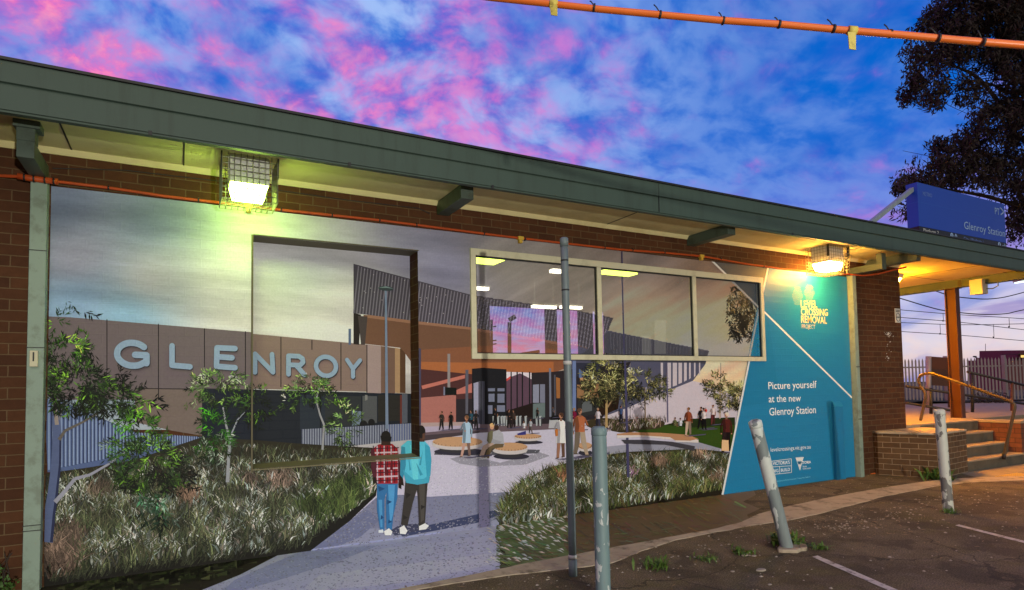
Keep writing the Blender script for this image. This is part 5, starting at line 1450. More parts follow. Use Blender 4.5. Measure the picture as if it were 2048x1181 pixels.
# ------------------------------------------------------------------ ground
def ground_mat():
    mt = D.materials.new('asphalt'); mt.use_nodes = True
    nt = mt.node_tree; b = NB(nt); P = nt.nodes['Principled BSDF']
    tc = b.n('ShaderNodeTexCoord'); v = tc.outputs['Object']
    n1 = b.noise(v, 0.9, 6, 0.65); n2 = b.noise(v, 6, 8, 0.7); n3 = b.noise(v, 85, 5, 0.75)
    c = b.ramp(n1, [(0.30, (0.080, 0.060, 0.033)), (0.50, (0.135, 0.103, 0.058)), (0.72, (0.21, 0.160, 0.092))], 'LINEAR')
    c = b.mix(b.math('MULTIPLY', b.ramp(n2, [(0.46, 0.0), (0.66, 1.0)]), 0.55), c, (0.17, 0.13, 0.095))
    c = b.mix(b.math('MULTIPLY', b.ramp(b.noise(b.map(v, loc=(4, 2, 0)), 1.7, 5, 0.6), [(0.50, 0.0), (0.58, 1.0)]), 0.62), c, (0.055, 0.043, 0.028))
    moss = b.math('MULTIPLY', b.ramp(b.noise(b.map(v, loc=(9, 5, 0)), 1.1, 7, 0.7), [(0.50, 0.0), (0.68, 1.0)]), 0.5)
    c = b.mix(moss, c, (0.13, 0.112, 0.028))
    ag = b.ramp(n3, [(0.34, 0.25), (0.52, 0.95), (0.70, 2.1)], 'LINEAR')
    c = b.mix(1.0, c, ag, 'MULTIPLY')
    vo = nt.nodes.new('ShaderNodeTexVoronoi'); vo.feature = 'DISTANCE_TO_EDGE'; vo.inputs['Scale'].default_value = 0.55
    wb = nt.nodes.new('ShaderNodeTexNoise'); wb.inputs['Scale'].default_value = 2.5; wb.inputs['Detail'].default_value = 5; b.l(v, wb.inputs['Vector'])
    vm = nt.nodes.new('ShaderNodeVectorMath'); vm.operation = 'MULTIPLY_ADD'; b.l(wb.outputs['Color'], vm.inputs[0]); vm.inputs[1].default_value = (0.7, 0.7, 0); b.l(v, vm.inputs[2])
    b.l(vm.outputs[0], vo.inputs['Vector'])
    cr = b.math('LESS_THAN', vo.outputs['Distance'], 0.006)
    c = b.mix(b.math('MULTIPLY', cr, 0.6), c, (0.02, 0.016, 0.012))
    b.l(c, P.inputs['Base Color'])
    P.inputs['Roughness'].default_value = 0.88; P.inputs['Specular IOR Level'].default_value = 0.25
    bp = b.n('ShaderNodeBump'); bp.inputs['Strength'].default_value = 0.6; bp.inputs['Distance'].default_value = 0.008
    b.l(b.math('ADD', b.math('MULTIPLY', n3, 0.6), n2), bp.inputs['Height']); b.l(bp.outputs[0], P.inputs['Normal'])
    return mt
M['asphalt'] = ground_mat()
mb = MB()
mb.face([(-600, -600, 0), (600, -600, 0), (600, 900, 0), (-600, 900, 0)])
tag(mb.build('ground', M['asphalt'], None), kind='structure')

# concrete kerb strip between footpath and car park: broken edge
KERB = [(-2.0, -1.62, -1.52), (0.5, -1.60, -1.54), (1.52, -1.585, -1.53), (2.2, -1.62, -1.49), (2.7, -1.72, -1.45), (3.2, -1.80, -1.44), (3.6, -1.66, -1.43), (4.2, -1.50, -1.415), (4.87, -1.475, -1.40),
        (5.3, -1.47, -1.33), (5.8, -1.50, -1.14), (6.4, -1.47, -1.04), (7.2, -1.36, -.95), (8.0, -1.24, -.90), (8.8, -1.20, -.88), (9.5, -1.17, -.89), (10.0, -1.22, -.93), (10.4, -1.36, -1.02), (10.9, -1.55, -1.22), (11.5, -1.8, -1.5), (12.4, -2.1, -1.8)]
mb = MB(); NS = 8
lo, hi = [], []
for (a, b0, c0), (d, b1, c1) in zip(KERB[:-1], KERB[1:]):
    for k in range(NS):
        t = k / NS; x = a + (d - a) * t
        lo.append((x, b0 + (b1 - b0) * t + .022 * noise.fractal(Vector((x * 3.1, 0, 0)), .8, 2, 5))); hi.append((x, c0 + (c1 - c0) * t + .012 * noise.fractal(Vector((x * 3.7, 5, 0)), .8, 2, 5)))
for i in range(len(lo) - 1):
    A, B2, C2, D2 = lo[i], lo[i + 1], hi[i + 1], hi[i]
    mb.face([(A[0], A[1], .006), (B2[0], B2[1], .006), (C2[0], C2[1], .014), (D2[0], D2[1], .014)])
    mb.face([(D2[0], D2[1], .014), (C2[0], C2[1], .014), (C2[0], C2[1] + .004, .002), (D2[0], D2[1] + .004, .002)])
    mb.face([(B2[0], B2[1], .006), (A[0], A[1], .006), (A[0], A[1] - .004, .0), (B2[0], B2[1] - .004, .0)])
tag(mb.build('kerb', M['conc'], None), kind='structure')
# lighter concrete apron at the steps
mb = MB(); mb.face([(10.55, -1.25, .003), (11.0, -.72, .003), (16, -.72, .003), (16, -2.4, .003), (12.4, -2.05, .003), (11.4, -1.6, .003)])
M['apron'] = mat('footpath_concrete', (0.26, 0.21, 0.15), 0.9, var=.2, scale=3, bump=.2, dirt=(.12, .1, .07), dirt_amt=.6, dirt_scale=2)
tag(mb.build('footpath', M['apron'], None), kind='structure')

# floor graphic continuing the mural over the footpath
FG = empty('floor_graphic', (2, -.7, 0), 'printed floor graphic continuing the pictured path and grass over the footpath', 'floor graphic')
def floor_poly(mb, pts, rgb, lay):
    pts = [gz(a, c, .0035 + lay * .0004) for a, c in pts]
    for t in tessellate_polygon([[Vector((p[0], p[1], 0)) for p in pts]]): mb.face([pts[k] for k in t], plin(rgb, PRINT_G * 1.7))
edge = [(300, 1235), (440, 1222), (820, 1178), (880, 1166), (1000, 1144), (1085, 1128), (1160, 1112), (1249, 1098), (1345, 1076), (1440, 1059), (1500, 1047)]
base_ = [(a_, c_ - 12) for a_, c_ in [(1500, 981), (1445, 991), (1340, 1008), (1250, 1021), (1100, 1043), (998, 1058), (880, 1075), (616, 1100), (480, 1122), (300, 1147)]]
mb = MB(); floor_poly(mb, [(300, 1130), (480, 1106), (616, 1084), (880, 1060), (998, 1044), (1000, 1144), (820, 1178), (440, 1222), (300, 1235)], (150, 152, 174), 0)
floor_poly(mb, [(80, 1160), (300, 1130), (480, 1106), (596, 1090), (480, 1150), (380, 1190), (300, 1220), (80, 1260)], (50, 46, 40), 2)
floor_poly(mb, [(470, 1160), (600, 1104), (760, 1090), (690, 1118), (560, 1160), (430, 1196)], (132, 136, 162), 1.5)
floor_poly(mb, [(640, 1150), (1000, 1105), (1000, 1125), (820, 1165), (600, 1185)], (156, 158, 178), 2.6)
floor_poly(mb, [(620, 1099), (880, 1076), (998, 1059), (998, 1066), (880, 1084), (700, 1105), (560, 1140), (540, 1138)], (146, 148, 170), 1)
for k in range(5200):
    a, c = random.uniform(300, 1000), random.uniform(1050, 1200)
    if not inpoly(a, c, [(600, 1100), (998, 1060), (1000, 1140), (820, 1174), (440, 1215), (380, 1190)]): continue
    v = random.choice((118, 124, 132, 146, 152)); r_ = random.uniform(1.2, 2.8)
    mb.face([gz(a, c, .0052), gz(a + r_ * 2, c - .2, .0052), gz(a + r_, c + r_ * .7, .0052)], plin((v, v + 2, v + 22), PRINT_G * 1.7))
for k in range(420):
    a = random.uniform(90, 640); c = lerp_line([(90, 1178), (300, 1147), (480, 1122), (640, 1098)], a) + random.uniform(-3, 30)
    TP_ = [(80, 1160), (300, 1140), (480, 1112), (596, 1094), (480, 1150), (380, 1190), (300, 1220), (80, 1260)]
    L = random.uniform(15, 50)
    if not (inpoly(a, c, TP_) and inpoly(a + L + 8, c + 2, TP_) and inpoly(a + L, c - L * .45 if c > 1150 else c, TP_)): continue
    v = random.uniform(.6, 1.2); rgb = random.choice([(60, 66, 46), (44, 44, 36), (78, 80, 60), (36, 34, 30)])
    mb.face([gz(a, c, .006), gz(a + L, c + L * random.uniform(-.45, -.1), .0066), gz(a + L, c + 1.5 - L * .1, .0063)], plin(tuple(q * v for q in rgb), PRINT_G * 1.6))
mb.build('printed_path', M['print'], FG, recalc=False)
mb = MB(); floor_poly(mb, [(994, 1046), (1100, 1030), (1250, 1008), (1445, 978), (1500, 968), (1512, 990), (1486, 1004), (1520, 1018), (1494, 1030), (1500, 1046), (1440, 1059), (1345, 1076), (1249, 1098), (1085, 1128), (1030, 1139), (1018, 1125), (1008, 1100), (990, 1075)], (92, 81, 64), 1)
floor_poly(mb, [(994, 1046), (1060, 1036), (1120, 1030), (1150, 1060), (1126, 1085), (1140, 1112), (1085, 1126), (1030, 1138), (1018, 1125), (1008, 1100), (991, 1075)], (92, 104, 74), 1.8)
for k in range(650):
    a = 990 + 500 * random.random() ** 1.6; t = random.random()
    lo_ = lerp_line(base_[::-1], a); hi_ = lerp_line(edge, a); c = lo_ + (hi_ - lo_) * t
    green = (a < 1120 and random.random() < .92) or random.random() < .12
    rgb = random.choice([(96, 108, 78), (90, 102, 72), (106, 116, 90), (84, 94, 68)] if green else [(96, 85, 68), (88, 78, 62), (99, 88, 71), (93, 84, 70)])
    L = random.uniform(8, 34) * (.6 + t * .6); w = random.uniform(1.0, 3.2); s = random.uniform(-.2, .8)
    q = [(a, c), (a + L, c + L * s), (a + L + w, c + L * s - w * .5), (a + w, c - w * .6)]
    if max(p[1] for p in q) > lerp_line(edge, a + L) - 2 or a + L > 1495: continue
    mb.face([gz(x, y, .006 + .0012 * random.random()) for x, y in q], plin(tuple(v * random.uniform(.85, 1.15) for v in rgb), PRINT_G * 1.6))
for k in range(130):
    a = random.uniform(966, 1130); t = random.random() ** 1.5; lo_ = lerp_line(base_[::-1], a); hi_ = lerp_line(edge, a); c = lo_ + (hi_ - lo_) * t * .8 + 2
    L = random.uniform(7, 16); s = random.uniform(.2, .6); rgb = random.choice(PLUME)
    mb.face([gz(x, y, .0076 + .0008 * random.random()) for x, y in ((a, c), (a + L * .5, c + L * s * .3 - 2), (a + L, c + L * s), (a + L * .5, c + L * s * .3 + 1.2))], plin(rgb, PRINT_G * 1.5))
mb.build('printed_grass', M['print'], FG, recalc=False)

# parking-bay lines
def bay_line(x, y0, x1, y1, w, lab):
    mb = MB(); n = 30
    for k in range(n):
        ta, tb = k / n, (k + 1) / n
        def e(t, s): 
            yy = y0 + (y1 - y0) * t; xx = x + (x1 - x) * t
            return (xx + s * w / 2 + .006 * noise.noise(Vector((yy * 9, s * 3, x))), yy, .004)
        mb.face([e(ta, -1), e(tb, -1), e(tb, 1), e(ta, 1)])
    tag(mb.build('parking_line', M['lineW'], None), kind='structure')
bay_line(4.80, -2.55, 4.36, -3.7, .075, ''); bay_line(7.035, -2.57, 6.6, -3.75, .075, ''); bay_line(2.6, -2.65, 2.2, -3.8, .075, '')
# tactile studs at the steps
mb = MB()
for i in range(12):
    for j in range(7):
        x, y = 11.0 + i * .06, -1.50 + j * .05; mb.tube([(x, y, .003), (x, y, .009)], [.017, .012], 8)
tag(mb.build('tactile_studs', M['yellow'], None), 'yellow tactile paving studs in front of the steps', 'tactile paving')

# ------------------------------------------------------------------ bollards and pole
def bollard(base, top, r, m, label, cap=True, group='steel bollards along the bays'):
    bz = Vector((base[0], base[1], 0)); tp = Vector(top)
    o = empty('bollard', bz, label, 'bollard', group)
    mb = MB(); n = 14; d = (tp - bz)
    pts = [bz - d.normalized() * .05] + [bz + d * (k / n) for k in range(n + 1)]
    mb.tube(pts, r, 20); mb.build('bollard_tube', m, o)
    if cap:
        u = d.normalized(); mb = MB(); mb.tube([tp - u * .045, tp - u * .04, tp + u * .004, tp + u * .018], [r + .001, r + .0035, r + .0035, r * .7], 20); mb.build('bollard_cap', m, o)
    return o
M['fl1'] = flake_mat('flaking_paint_sparse', (0.50, 0.55, 0.54), (0.15, 0.225, 0.235), .60, 15, 0.0, -0.10)
M['fl2'] = flake_mat('flaking_paint_half', (0.62, 0.66, 0.62), (0.20, 0.235, 0.235), .535, 6.5, 2.3, 0.10)
M['fl3'] = flake_mat('flaking_paint_mostly', (0.62, 0.62, 0.54), (0.17, 0.16, 0.145), .44, 13, 4.1, 0.10)
bollard((2.646, -2.435), (2.640, -2.437, 1.184), .053, M['fl1'], 'upright grey-green bollard beside the tall pole')
bollard((4.794, -2.284), (4.452, -2.27, 1.15), .054, M['fl2'], 'leaning bollard with white paint flaking off grey steel')
bollard((7.741, -2.143), (7.66, -2.14, 1.142), .054, M['fl3'], 'white bollard mostly painted in front of the brick block')
M['galvD'] = mat('weathered_pipe', (0.15, 0.19, 0.20), 0.5, metal=0.1, var=0.2, scale=8, dirt=(0.09, 0.11, 0.115), dirt_amt=0.5, dirt_scale=4, streak=True)
pole = empty('sign_pole', (2.743, -1.911, 0), 'tall grey galvanised pole with nothing on it beside a bollard', 'pole')
mb = MB(); mb.tube([(2.743, -1.911, -.02), (2.743, -1.911, .13)], .034, 18); mb.build('pole_socket', M['galvD'], pole)
mb = MB(); mb.tube([(2.743, -1.911, .1)] + [(2.743 - .016 * k / 10, -1.911, .1 + 2.56 * k / 10) for k in range(1, 11)], .0305, 18); mb.build('pole_tube', M['galvD'], pole)
mb = MB(); mb.tube([(2.727, -1.911, 2.62), (2.727, -1.911, 2.685), (2.727, -1.911, 2.692)], [.034, .034, .026], 18); mb.build('pole_cap', M['galvD'], pole)
M['tape'] = mat('pale_band', (.5, .5, .48), .6)
for z in (.135, 1.665): 
    mb = MB(); mb.tube([(2.7425 - .016 * z / 2.6, -1.911, z), (2.7425 - .016 * z / 2.6, -1.911, z + .03)], .0335, 18); mb.build('pole_band', M['tape'], pole)
for z in (2.26, 2.5):
    mb = MB(); mb.tube([(2.743 - .016 * z / 2.6, -1.911, z), (2.743 - .016 * z / 2.6, -1.911, z + .012)], .0318, 18); mb.build('pole_strap', M['dark'], pole)
mb = MB(); random.seed(4)
ring = [(4.84 + .17 * math.cos(a) * random.uniform(.85, 1.15), -2.30 + .10 * math.sin(a) * random.uniform(.8, 1.2)) for a in [2 * math.pi * k / 16 for k in range(16)]]
mb.prism(ring, -.02, .03, axis='z'); tag(mb.build('concrete_footing', M['conc'], None, bevel=.008), 'broken concrete footing at the foot of the leaning bollard', 'footing')

# overhead orange cable with yellow marker tags
oc = empty('overhead_cable', tuple(dep(1560, 45, 2.6)), 'thick orange cable strung overhead across the sky', 'cable')
cps = [tuple(dep(a, c, d)) for a, c, d in ((300, -95, 2.75), (700, -42, 2.72), (985, -4, 2.7), (1100, 8, 2.68), (1200, 19, 2.66), (1320, 30, 2.63), (1440, 41, 2.6), (1560, 49, 2.57), (1680, 60, 2.54), (1800, 70, 2.5), (1920, 81, 2.46), (2048, 91, 2.42), (2300, 115, 2.36), (2700, 150, 2.3))]
d_ = Vector(cps[0]) - Vector(cps[1]); cps.insert(0, tuple(Vector(cps[0]) + d_ * 9)); d_ = Vector(cps[-1]) - Vector(cps[-2]); cps.append(tuple(Vector(cps[-1]) + d_ * 12))
mb = MB(); mb.tube(cps, .0140, 12); mb.build('cable_tube', M['conduit'], oc)
for a, c, d in ((1188, 16, 2.66), (1320, 30, 2.63), (1446, 42, 2.6), (1558, 49, 2.57), (1667, 58, 2.54), (1780, 68, 2.51), (1876, 77, 2.47), (1965, 85, 2.44)):
    p = Vector(dep(a, c, d)); q = Vector(dep(a + 3, c + .3, d)); u = (q - p).normalized()
    mb = MB(); mb.tube([p - u * .004, p + u * .004], .0175, 12); t0 = Vector(dep(a - 2, c - 7, d)); t1 = Vector(dep(a - 14 + random.uniform(-4, 6), c - 22 + random.uniform(-2, 10), d)); mb.tube([t0, (t0 + t1) / 2 + Vector((0, 0, .004)), t1], .0026, 5); mb.build('cable_tie', M['dark'], oc)
M['tagy'] = mat('yellow_tag', (.62, .5, .10), .6, var=.25, scale=40, dirt=(.2, .16, .05), dirt_amt=.7, dirt_scale=40)
for a, c, d, h in ((1107, 8, 2.68, 22), (1704, 62, 2.53, 36)):
    A = [Vector(dep(a - 9, c - 12, d)), Vector(dep(a + 9, c - 10, d))]; 
    mb = MB(); mb.tube([Vector(dep(a - 8, c - .7, d)), Vector(dep(a + 8, c + .7, d))], .0185, 12)
    k0, k1 = Vector(dep(a - 8, c + 2, d - .02)), Vector(dep(a + 8, c + 3, d - .02)); k2, k3 = Vector(dep(a + 8, c + h + 2, d)), Vector(dep(a - 5, c + h, d)); nrm = Vector(FW) * .004
    mb.hexa([k0, k1, k1 + nrm, k0 + nrm, k3, k2, k2 + nrm, k3 + nrm]); mb.build('marker_tag', M['tagy'], oc)

# ------------------------------------------------------------------ brick block, steps, platform
BLK = [(9.897, -.001), (9.86, -.09), (10.155, -.83), (11.28, -.69), (11.28, -.002)]
bk = empty('brick_block', (10.5, -.4, 0), 'low brick block with chamfered corner between the pier and the steps', 'brick plinth')
mb = MB(); mb.prism(BLK, -.1, .655, axis='z'); mb.build('brick_sides', M['brick_block'], bk)
mb = MB(); mb.prism([(9.885, .0), (9.845, -.10), (10.15, -.845), (11.29, -.70), (11.29, .0)], .656, .69, axis='z'); mb.build('mortar_top', M['conc'], bk, bevel=.008)
st = empty('entrance_steps', (12.2, -.35, 0), 'four orange-lit concrete steps up to the platform', 'steps')
RY_ = [-.70, -.47, -.24, -.005]; RH = [.18, .365, .552, .742]; XR = [15.5, 13.19, 13.19, 13.19]
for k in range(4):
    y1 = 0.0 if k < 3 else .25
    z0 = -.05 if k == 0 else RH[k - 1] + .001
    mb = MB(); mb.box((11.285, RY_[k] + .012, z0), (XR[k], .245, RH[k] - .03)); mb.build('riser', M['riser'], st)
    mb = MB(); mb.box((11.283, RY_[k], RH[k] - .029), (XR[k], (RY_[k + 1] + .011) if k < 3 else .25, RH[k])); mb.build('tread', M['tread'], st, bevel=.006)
mb = MB(); mb.box((PIER_X + .002, 0.252, -.1), (40, 7.0, .742)); mb.box((PIER_X + .003, .01, -.1), (11.281, .251, .7418)); tag(mb.build('platform', M['tread'], None), kind='structure')
rw = empty('ramp_wall', (13.3, -.3, 0), 'red-brown brick ramp wall at the right end of the steps', 'wall')
mb = MB(); mb.box((13.195, -.66, RH[0] + .002), (13.42, .25, .70)); mb.box((13.42, -.66, .19), (18, -.44, .70)); mb.build('brick_courses', M['brick_red'], rw)
mb = MB(); mb.box((13.185, -.67, .701), (13.44, .25, .745)); mb.box((13.44, -.67, .701), (18, -.43, .745)); mb.build('coping', M['tread'], rw)

# tubular handrail
hr = empty('handrail', (12.28, -.2, .18), 'bent tubular handrail on the steps lit orange', 'handrail')
mb = MB()
def bez(P, n=8):
    out = []
    for i in range(len(P) - 1):
        p0 = Vector(P[max(i - 1, 0)]); p1 = Vector(P[i]); p2 = Vector(P[i + 1]); p3 = Vector(P[min(i + 2, len(P) - 1)])
        for k in range(n):
            t = k / n; out.append(.5 * ((2 * p1) + (p2 - p0) * t + (2 * p0 - 5 * p1 + 4 * p2 - p3) * t * t + (3 * p1 - p0 - 3 * p2 + p3) * t ** 3))
    out.append(Vector(P[-1])); return out
hx = 12.283
mb.tube(bez([(hx, -.77, .17), (hx, -.83, .45), (hx, -.896, .726), (hx, -.955, .985), (hx, -.955, 1.07), (hx, -.89, 1.13), (hx, -.796, 1.17), (hx, -.241, 1.406), (hx, .20, 1.585), (hx, .34, 1.625), (hx, .47, 1.60), (hx, .527, 1.529), (hx, .514, 1.42), (hx, .44, 1.28), (hx, .425, 1.19), (hx, .45, 1.087), (hx, .536, .745)]), .026, 12)
mb.build('rail_tube', M['rail'], hr)
mb = MB(); mb.tube([(hx, -.765, .14), (hx, -.775, .24)], .032, 12); mb.build('rail_sleeve', M['railD'], hr)

# ramp handrails, dark, beyond the column
rr = empty('ramp_railing', tuple(dep(1950, 840, 14.5)), 'dark three-bar railing of the ramp behind the column', 'railing')
for pts in (((1935, 744), (2048, 771)), ((1812, 773), (2048, 808)), ((1812, 806), (2048, 846))):
    mb = MB(); q = [dep(a, c, 14.2 + (a - 1930) * .004) for a, c in pts]; d = (q[1] - q[0]); mb.tube([q[0], q[1], q[1] + d * .6], .03, 8); mb.build('rail_bar', M['railD'], rr)
for a, c, e in ((2024, 766, 850), (1945, 748, 835), (1862, 776, 828)):
    mb = MB(); mb.tube([dep(a, c, 14.2 + (a - 1930) * .004), dep(a, e, 14.2 + (a - 1930) * .004)], .035, 10); mb.build('rail_post', M['rust'] if a == 2024 else M['railD'], rr)

# palisade fence along the railway
pf = empty('palisade_fence', (24, 5.6, .4), 'steel palisade fence with pointed pales along the railway', 'fence')
A0, A1 = Vector((22.93, 6.56, 0)), Vector((26.60, 4.62, 0)); dv = (A1 - A0)
P0, P1 = A0 - dv * 1.2, A0 + dv * 1.7; Lf = (P1 - P0).length; u = dv.normalized(); nrm = Vector((-u.y, u.x, 0))
def fz_(t): return .35, 2.22
mb = MB(); n = int(Lf / .125)
for k in range(n):
    p = P0 + u * (k * Lf / n); w = .032
    a, c = p - u * w, p + u * w
    for s, e in ((.42, 2.20),):
        mb.face([(a.x, a.y, s), (c.x, c.y, s), (c.x, c.y, e), (p.x, p.y, e + .10), (a.x, a.y, e)])
        q = nrm * .02
        mb.face([(c.x, c.y, s), (c.x + q.x, c.y + q.y, s), (c.x + q.x, c.y + q.y, e), (c.x, c.y, e)])
mb.build('pales', M['fence'], pf, recalc=False)['kind'] = 'stuff'
for z in (.75, 1.98):
    mb = MB(); mb.bar(P0 + nrm * .03 + Vector((0, 0, z)), P1 + nrm * .03 + Vector((0, 0, z)), .03, .05); mb.build('fence_rail', M['fence'], pf)
k = 0.0
while k < Lf:
    p = P0 + u * k - nrm * .05; mb = MB(); mb.box((p.x - .05, p.y - .05, .3), (p.x + .05, p.y + .05, 2.36)); mb.build('fence_post', M['fence'], pf); k += 2.1
# information board on the platform
ib = empty('information_board', tuple(dep(1880, 835, 17)), 'dark red-brown notice board on posts in front of the palisade fence', 'notice board')
a, c, d, e = [Vector(dep(x, y, 17)) for x, y in ((1862, 771), (1897, 773), (1897, 716), (1862, 713.5))]; q = Vector(FW) * .08
mb = MB(); mb.hexa([a, c, c + q, a + q, e, d, d + q, e + q]); mb.build('board_panel', M['board'], ib)
mb = MB(); a2, c2 = a.lerp(e, .58) - q * .05, c.lerp(d, .58) - q * .05; mb.hexa([a2, c2, c2 - q * .1, a2 - q * .1, e - q * .05, d - q * .05, d - q * .15, e - q * .15]); mb.build('board_header', M['rust'], ib)
for x in (1857, 1899):
    mb = MB(); mb.tube([dep(x, 838, 17), dep(x, 713, 17)], .07 if x == 1857 else .04, 8); mb.build('board_post', M['fence'] if x == 1857 else M['board'], ib)
# dark grass bank beyond the platform
mb = MB(); mb.face([(13, 4.6, .752), (40, 4.6, .752), (60, 60, .42), (10, 60, .42)]) if False else None
mb = MB()
for i in range(24):
    for j in range(10):
        def g(i, j):
            x = 15 + i * 1.5; y = 7.0 + j * .5 - i * .45
            return (x, y, .80 + .10 * noise.noise(Vector((x * .9, y * .9, 0))) - .004 * i)
        mb.face([g(i, j), g(i + 1, j), g(i + 1, j + 1), g(i, j + 1)], sm=True)
tag(mb.build('grass_bank', M['grassdark'], None), kind='structure')
# bush by the fence
def leafball(mb, c, r, n, L, w, flat=1.0, droop=0.0, seed=0):
    rd = random.Random(seed)
    for k in range(n):
        while True:
            v = Vector((rd.uniform(-1, 1), rd.uniform(-1, 1), rd.uniform(-1, 1)))
            if v.length < 1: break
        p = Vector(c) + Vector((v.x * r, v.y * r, v.z * r * flat))
        d = Vector((rd.gauss(0, 1), rd.gauss(0, 1), rd.gauss(0, 1) - droop)).normalized(); s = d.cross(Vector((rd.gauss(0, 1), rd.gauss(0, 1), rd.gauss(0, 1)))).normalized()
        l = L * rd.uniform(.6, 1.3); ww = w * rd.uniform(.7, 1.3)
        mb.face([p - d * l / 2, p + s * ww / 2, p + d * l / 2, p - s * ww / 2])
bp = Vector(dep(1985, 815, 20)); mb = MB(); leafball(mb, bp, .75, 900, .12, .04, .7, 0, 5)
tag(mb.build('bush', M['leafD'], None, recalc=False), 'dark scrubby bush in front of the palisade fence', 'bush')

# overhead railway wires
def wire_set(lab, y1, y2, drops, Z, r=.018):
    o = empty('overhead_wire', tuple(dep(1920, y1[1], Z)), lab, 'overhead wire', 'railway overhead wires')
    for nm, ys in (('carrier_wire', y1), ('contact_wire', y2)):
        mb = MB(); mb.tube(bez([tuple(dep(a, c, Z)) for a, c in zip((1700, 1810, 1920, 2048, 2200), ys)], 5), r, 5); mb.build(nm, M['dark'], o, recalc=False)
    for x, a, c in drops:
        mb = MB(); mb.tube([dep(x, a, Z), dep(x + 1, c, Z)], r * .7, 5); mb.tube([dep(x, c - 1.5, Z), dep(x, c + 1.5, Z)], r * 2, 6); mb.build('dropper', M['dark'], o, recalc=False)
wire_set('upper pair of overhead railway wires with droppers behind the column', (610, 621, 630, 638, 650), (625, 636, 645, 660, 676), ((1886, 628, 642), (2018, 637, 654)), 40, .022)
wire_set('lower pair of overhead railway wires with droppers behind the column', (642, 646, 650, 648, 644), (655, 664, 671, 682, 694), ((1880, 649, 668), (1987, 650, 675)), 42, .022)
for lab, L in (('black cable sagging under the canopy beam behind the column', ((1780, 555), (1858, 578), (1895, 590), (1930, 596), (1985, 598), (2048, 585), (2200, 540))), ('black cable sagging lower behind the column', ((1760, 585), (1810, 600), (1860, 615), (1897, 623), (1960, 629), (2010, 628), (2048, 620), (2200, 590)))):
    mb = MB(); mb.tube(bez([tuple(dep(a, c, 24)) for a, c in L], 6), .02, 6); tag(mb.build('overhead_cable', M['dark'], None, recalc=False), lab, 'cable', 'black cables behind the canopy')

# far street lamp with two arms, station flood lamp, far building
fl = empty('street_lamp', tuple(dep(1966, 770, 120)), 'far double-armed street lamp behind the palisade fence', 'street lamp')
mb = MB(); mb.tube([dep(1960, 790, 120), dep(1959.5, 722, 120), dep(1957, 718, 120), dep(1950, 714.5, 120)], .12, 6); mb.tube([dep(1959.5, 722, 120), dep(1966, 718, 120), dep(1975, 715, 120), dep(1988, 714, 120)], .10, 6); mb.build('lamp_post', M['railD'], fl, recalc=False)
for a in ((1947, 713.6, 1952), (1983, 713.4, 1990)):
    mb = MB(); mb.bar(dep(a[0], a[1], 120), dep(a[2], a[1] + .2, 120), .35, .25); mb.build('lamp_head', M['railD'], fl)
mb = MB(); mb.tube([dep(1971, 790, 160), dep(1971, 688, 160)], .06, 5); tag(mb.build('mast', M['railD'], None, recalc=False), 'thin distant mast beside the double street lamp', 'mast')
sl = empty('flood_lamp', tuple(dep(2060, 830, 26)), 'white station lamp at the right edge below the canopy', 'lamp')
c0 = dep(2043, 565, 26)
mb = MB(); mb.bar(dep(2034, 561, 26), dep(2068, 557, 26), .45, .14); mb.build('lamp_head', M['cream'], sl)
mb = MB(); a0, a1 = dep(2036, 565, 26), dep(2064, 561, 26); mb.bar(a0, a1, .36, .05); mb.build('lens', emit('cool_lens', (.75, 1.0, .95), 3.0), sl)
mb = MB(); mb.tube([dep(2066, 830, 26), dep(2066, 559, 26)], .07, 8); mb.build('lamp_post', M['galv'], sl)
fb = empty('far_building', tuple(dep(2060, 760, 90)), 'far dark red building with a lit window at the right edge', 'building')
def slab(mb, a, b_, c, d, Z, th=8): 
    q = Vector(FW) * th; p = [Vector(dep(x, y, Z)) for x, y in ((a, d), (c, d), (c, b_), (a, b_))]
    mb.hexa([p[0], p[1], p[1] + q, p[0] + q, p[3], p[2], p[2] + q, p[3] + q])
mb = MB(); slab(mb, 2016, 722, 2120, 800, 90); slab(mb, 2033, 716, 2120, 722, 91); slab(mb, 2040, 701, 2120, 716, 92); mb.build('wall', M['farb'], fb)
mb = MB(); slab(mb, 2036, 708, 2120, 709.5, 89.5, 3); mb.build('roof', M['board'], fb)
mb = MB(); slab(mb, 2044, 711, 2060, 715.5, 91.6, .2); mb.build('window', emit('lit_window', (1.0, .7, .2), 1.2), fb)

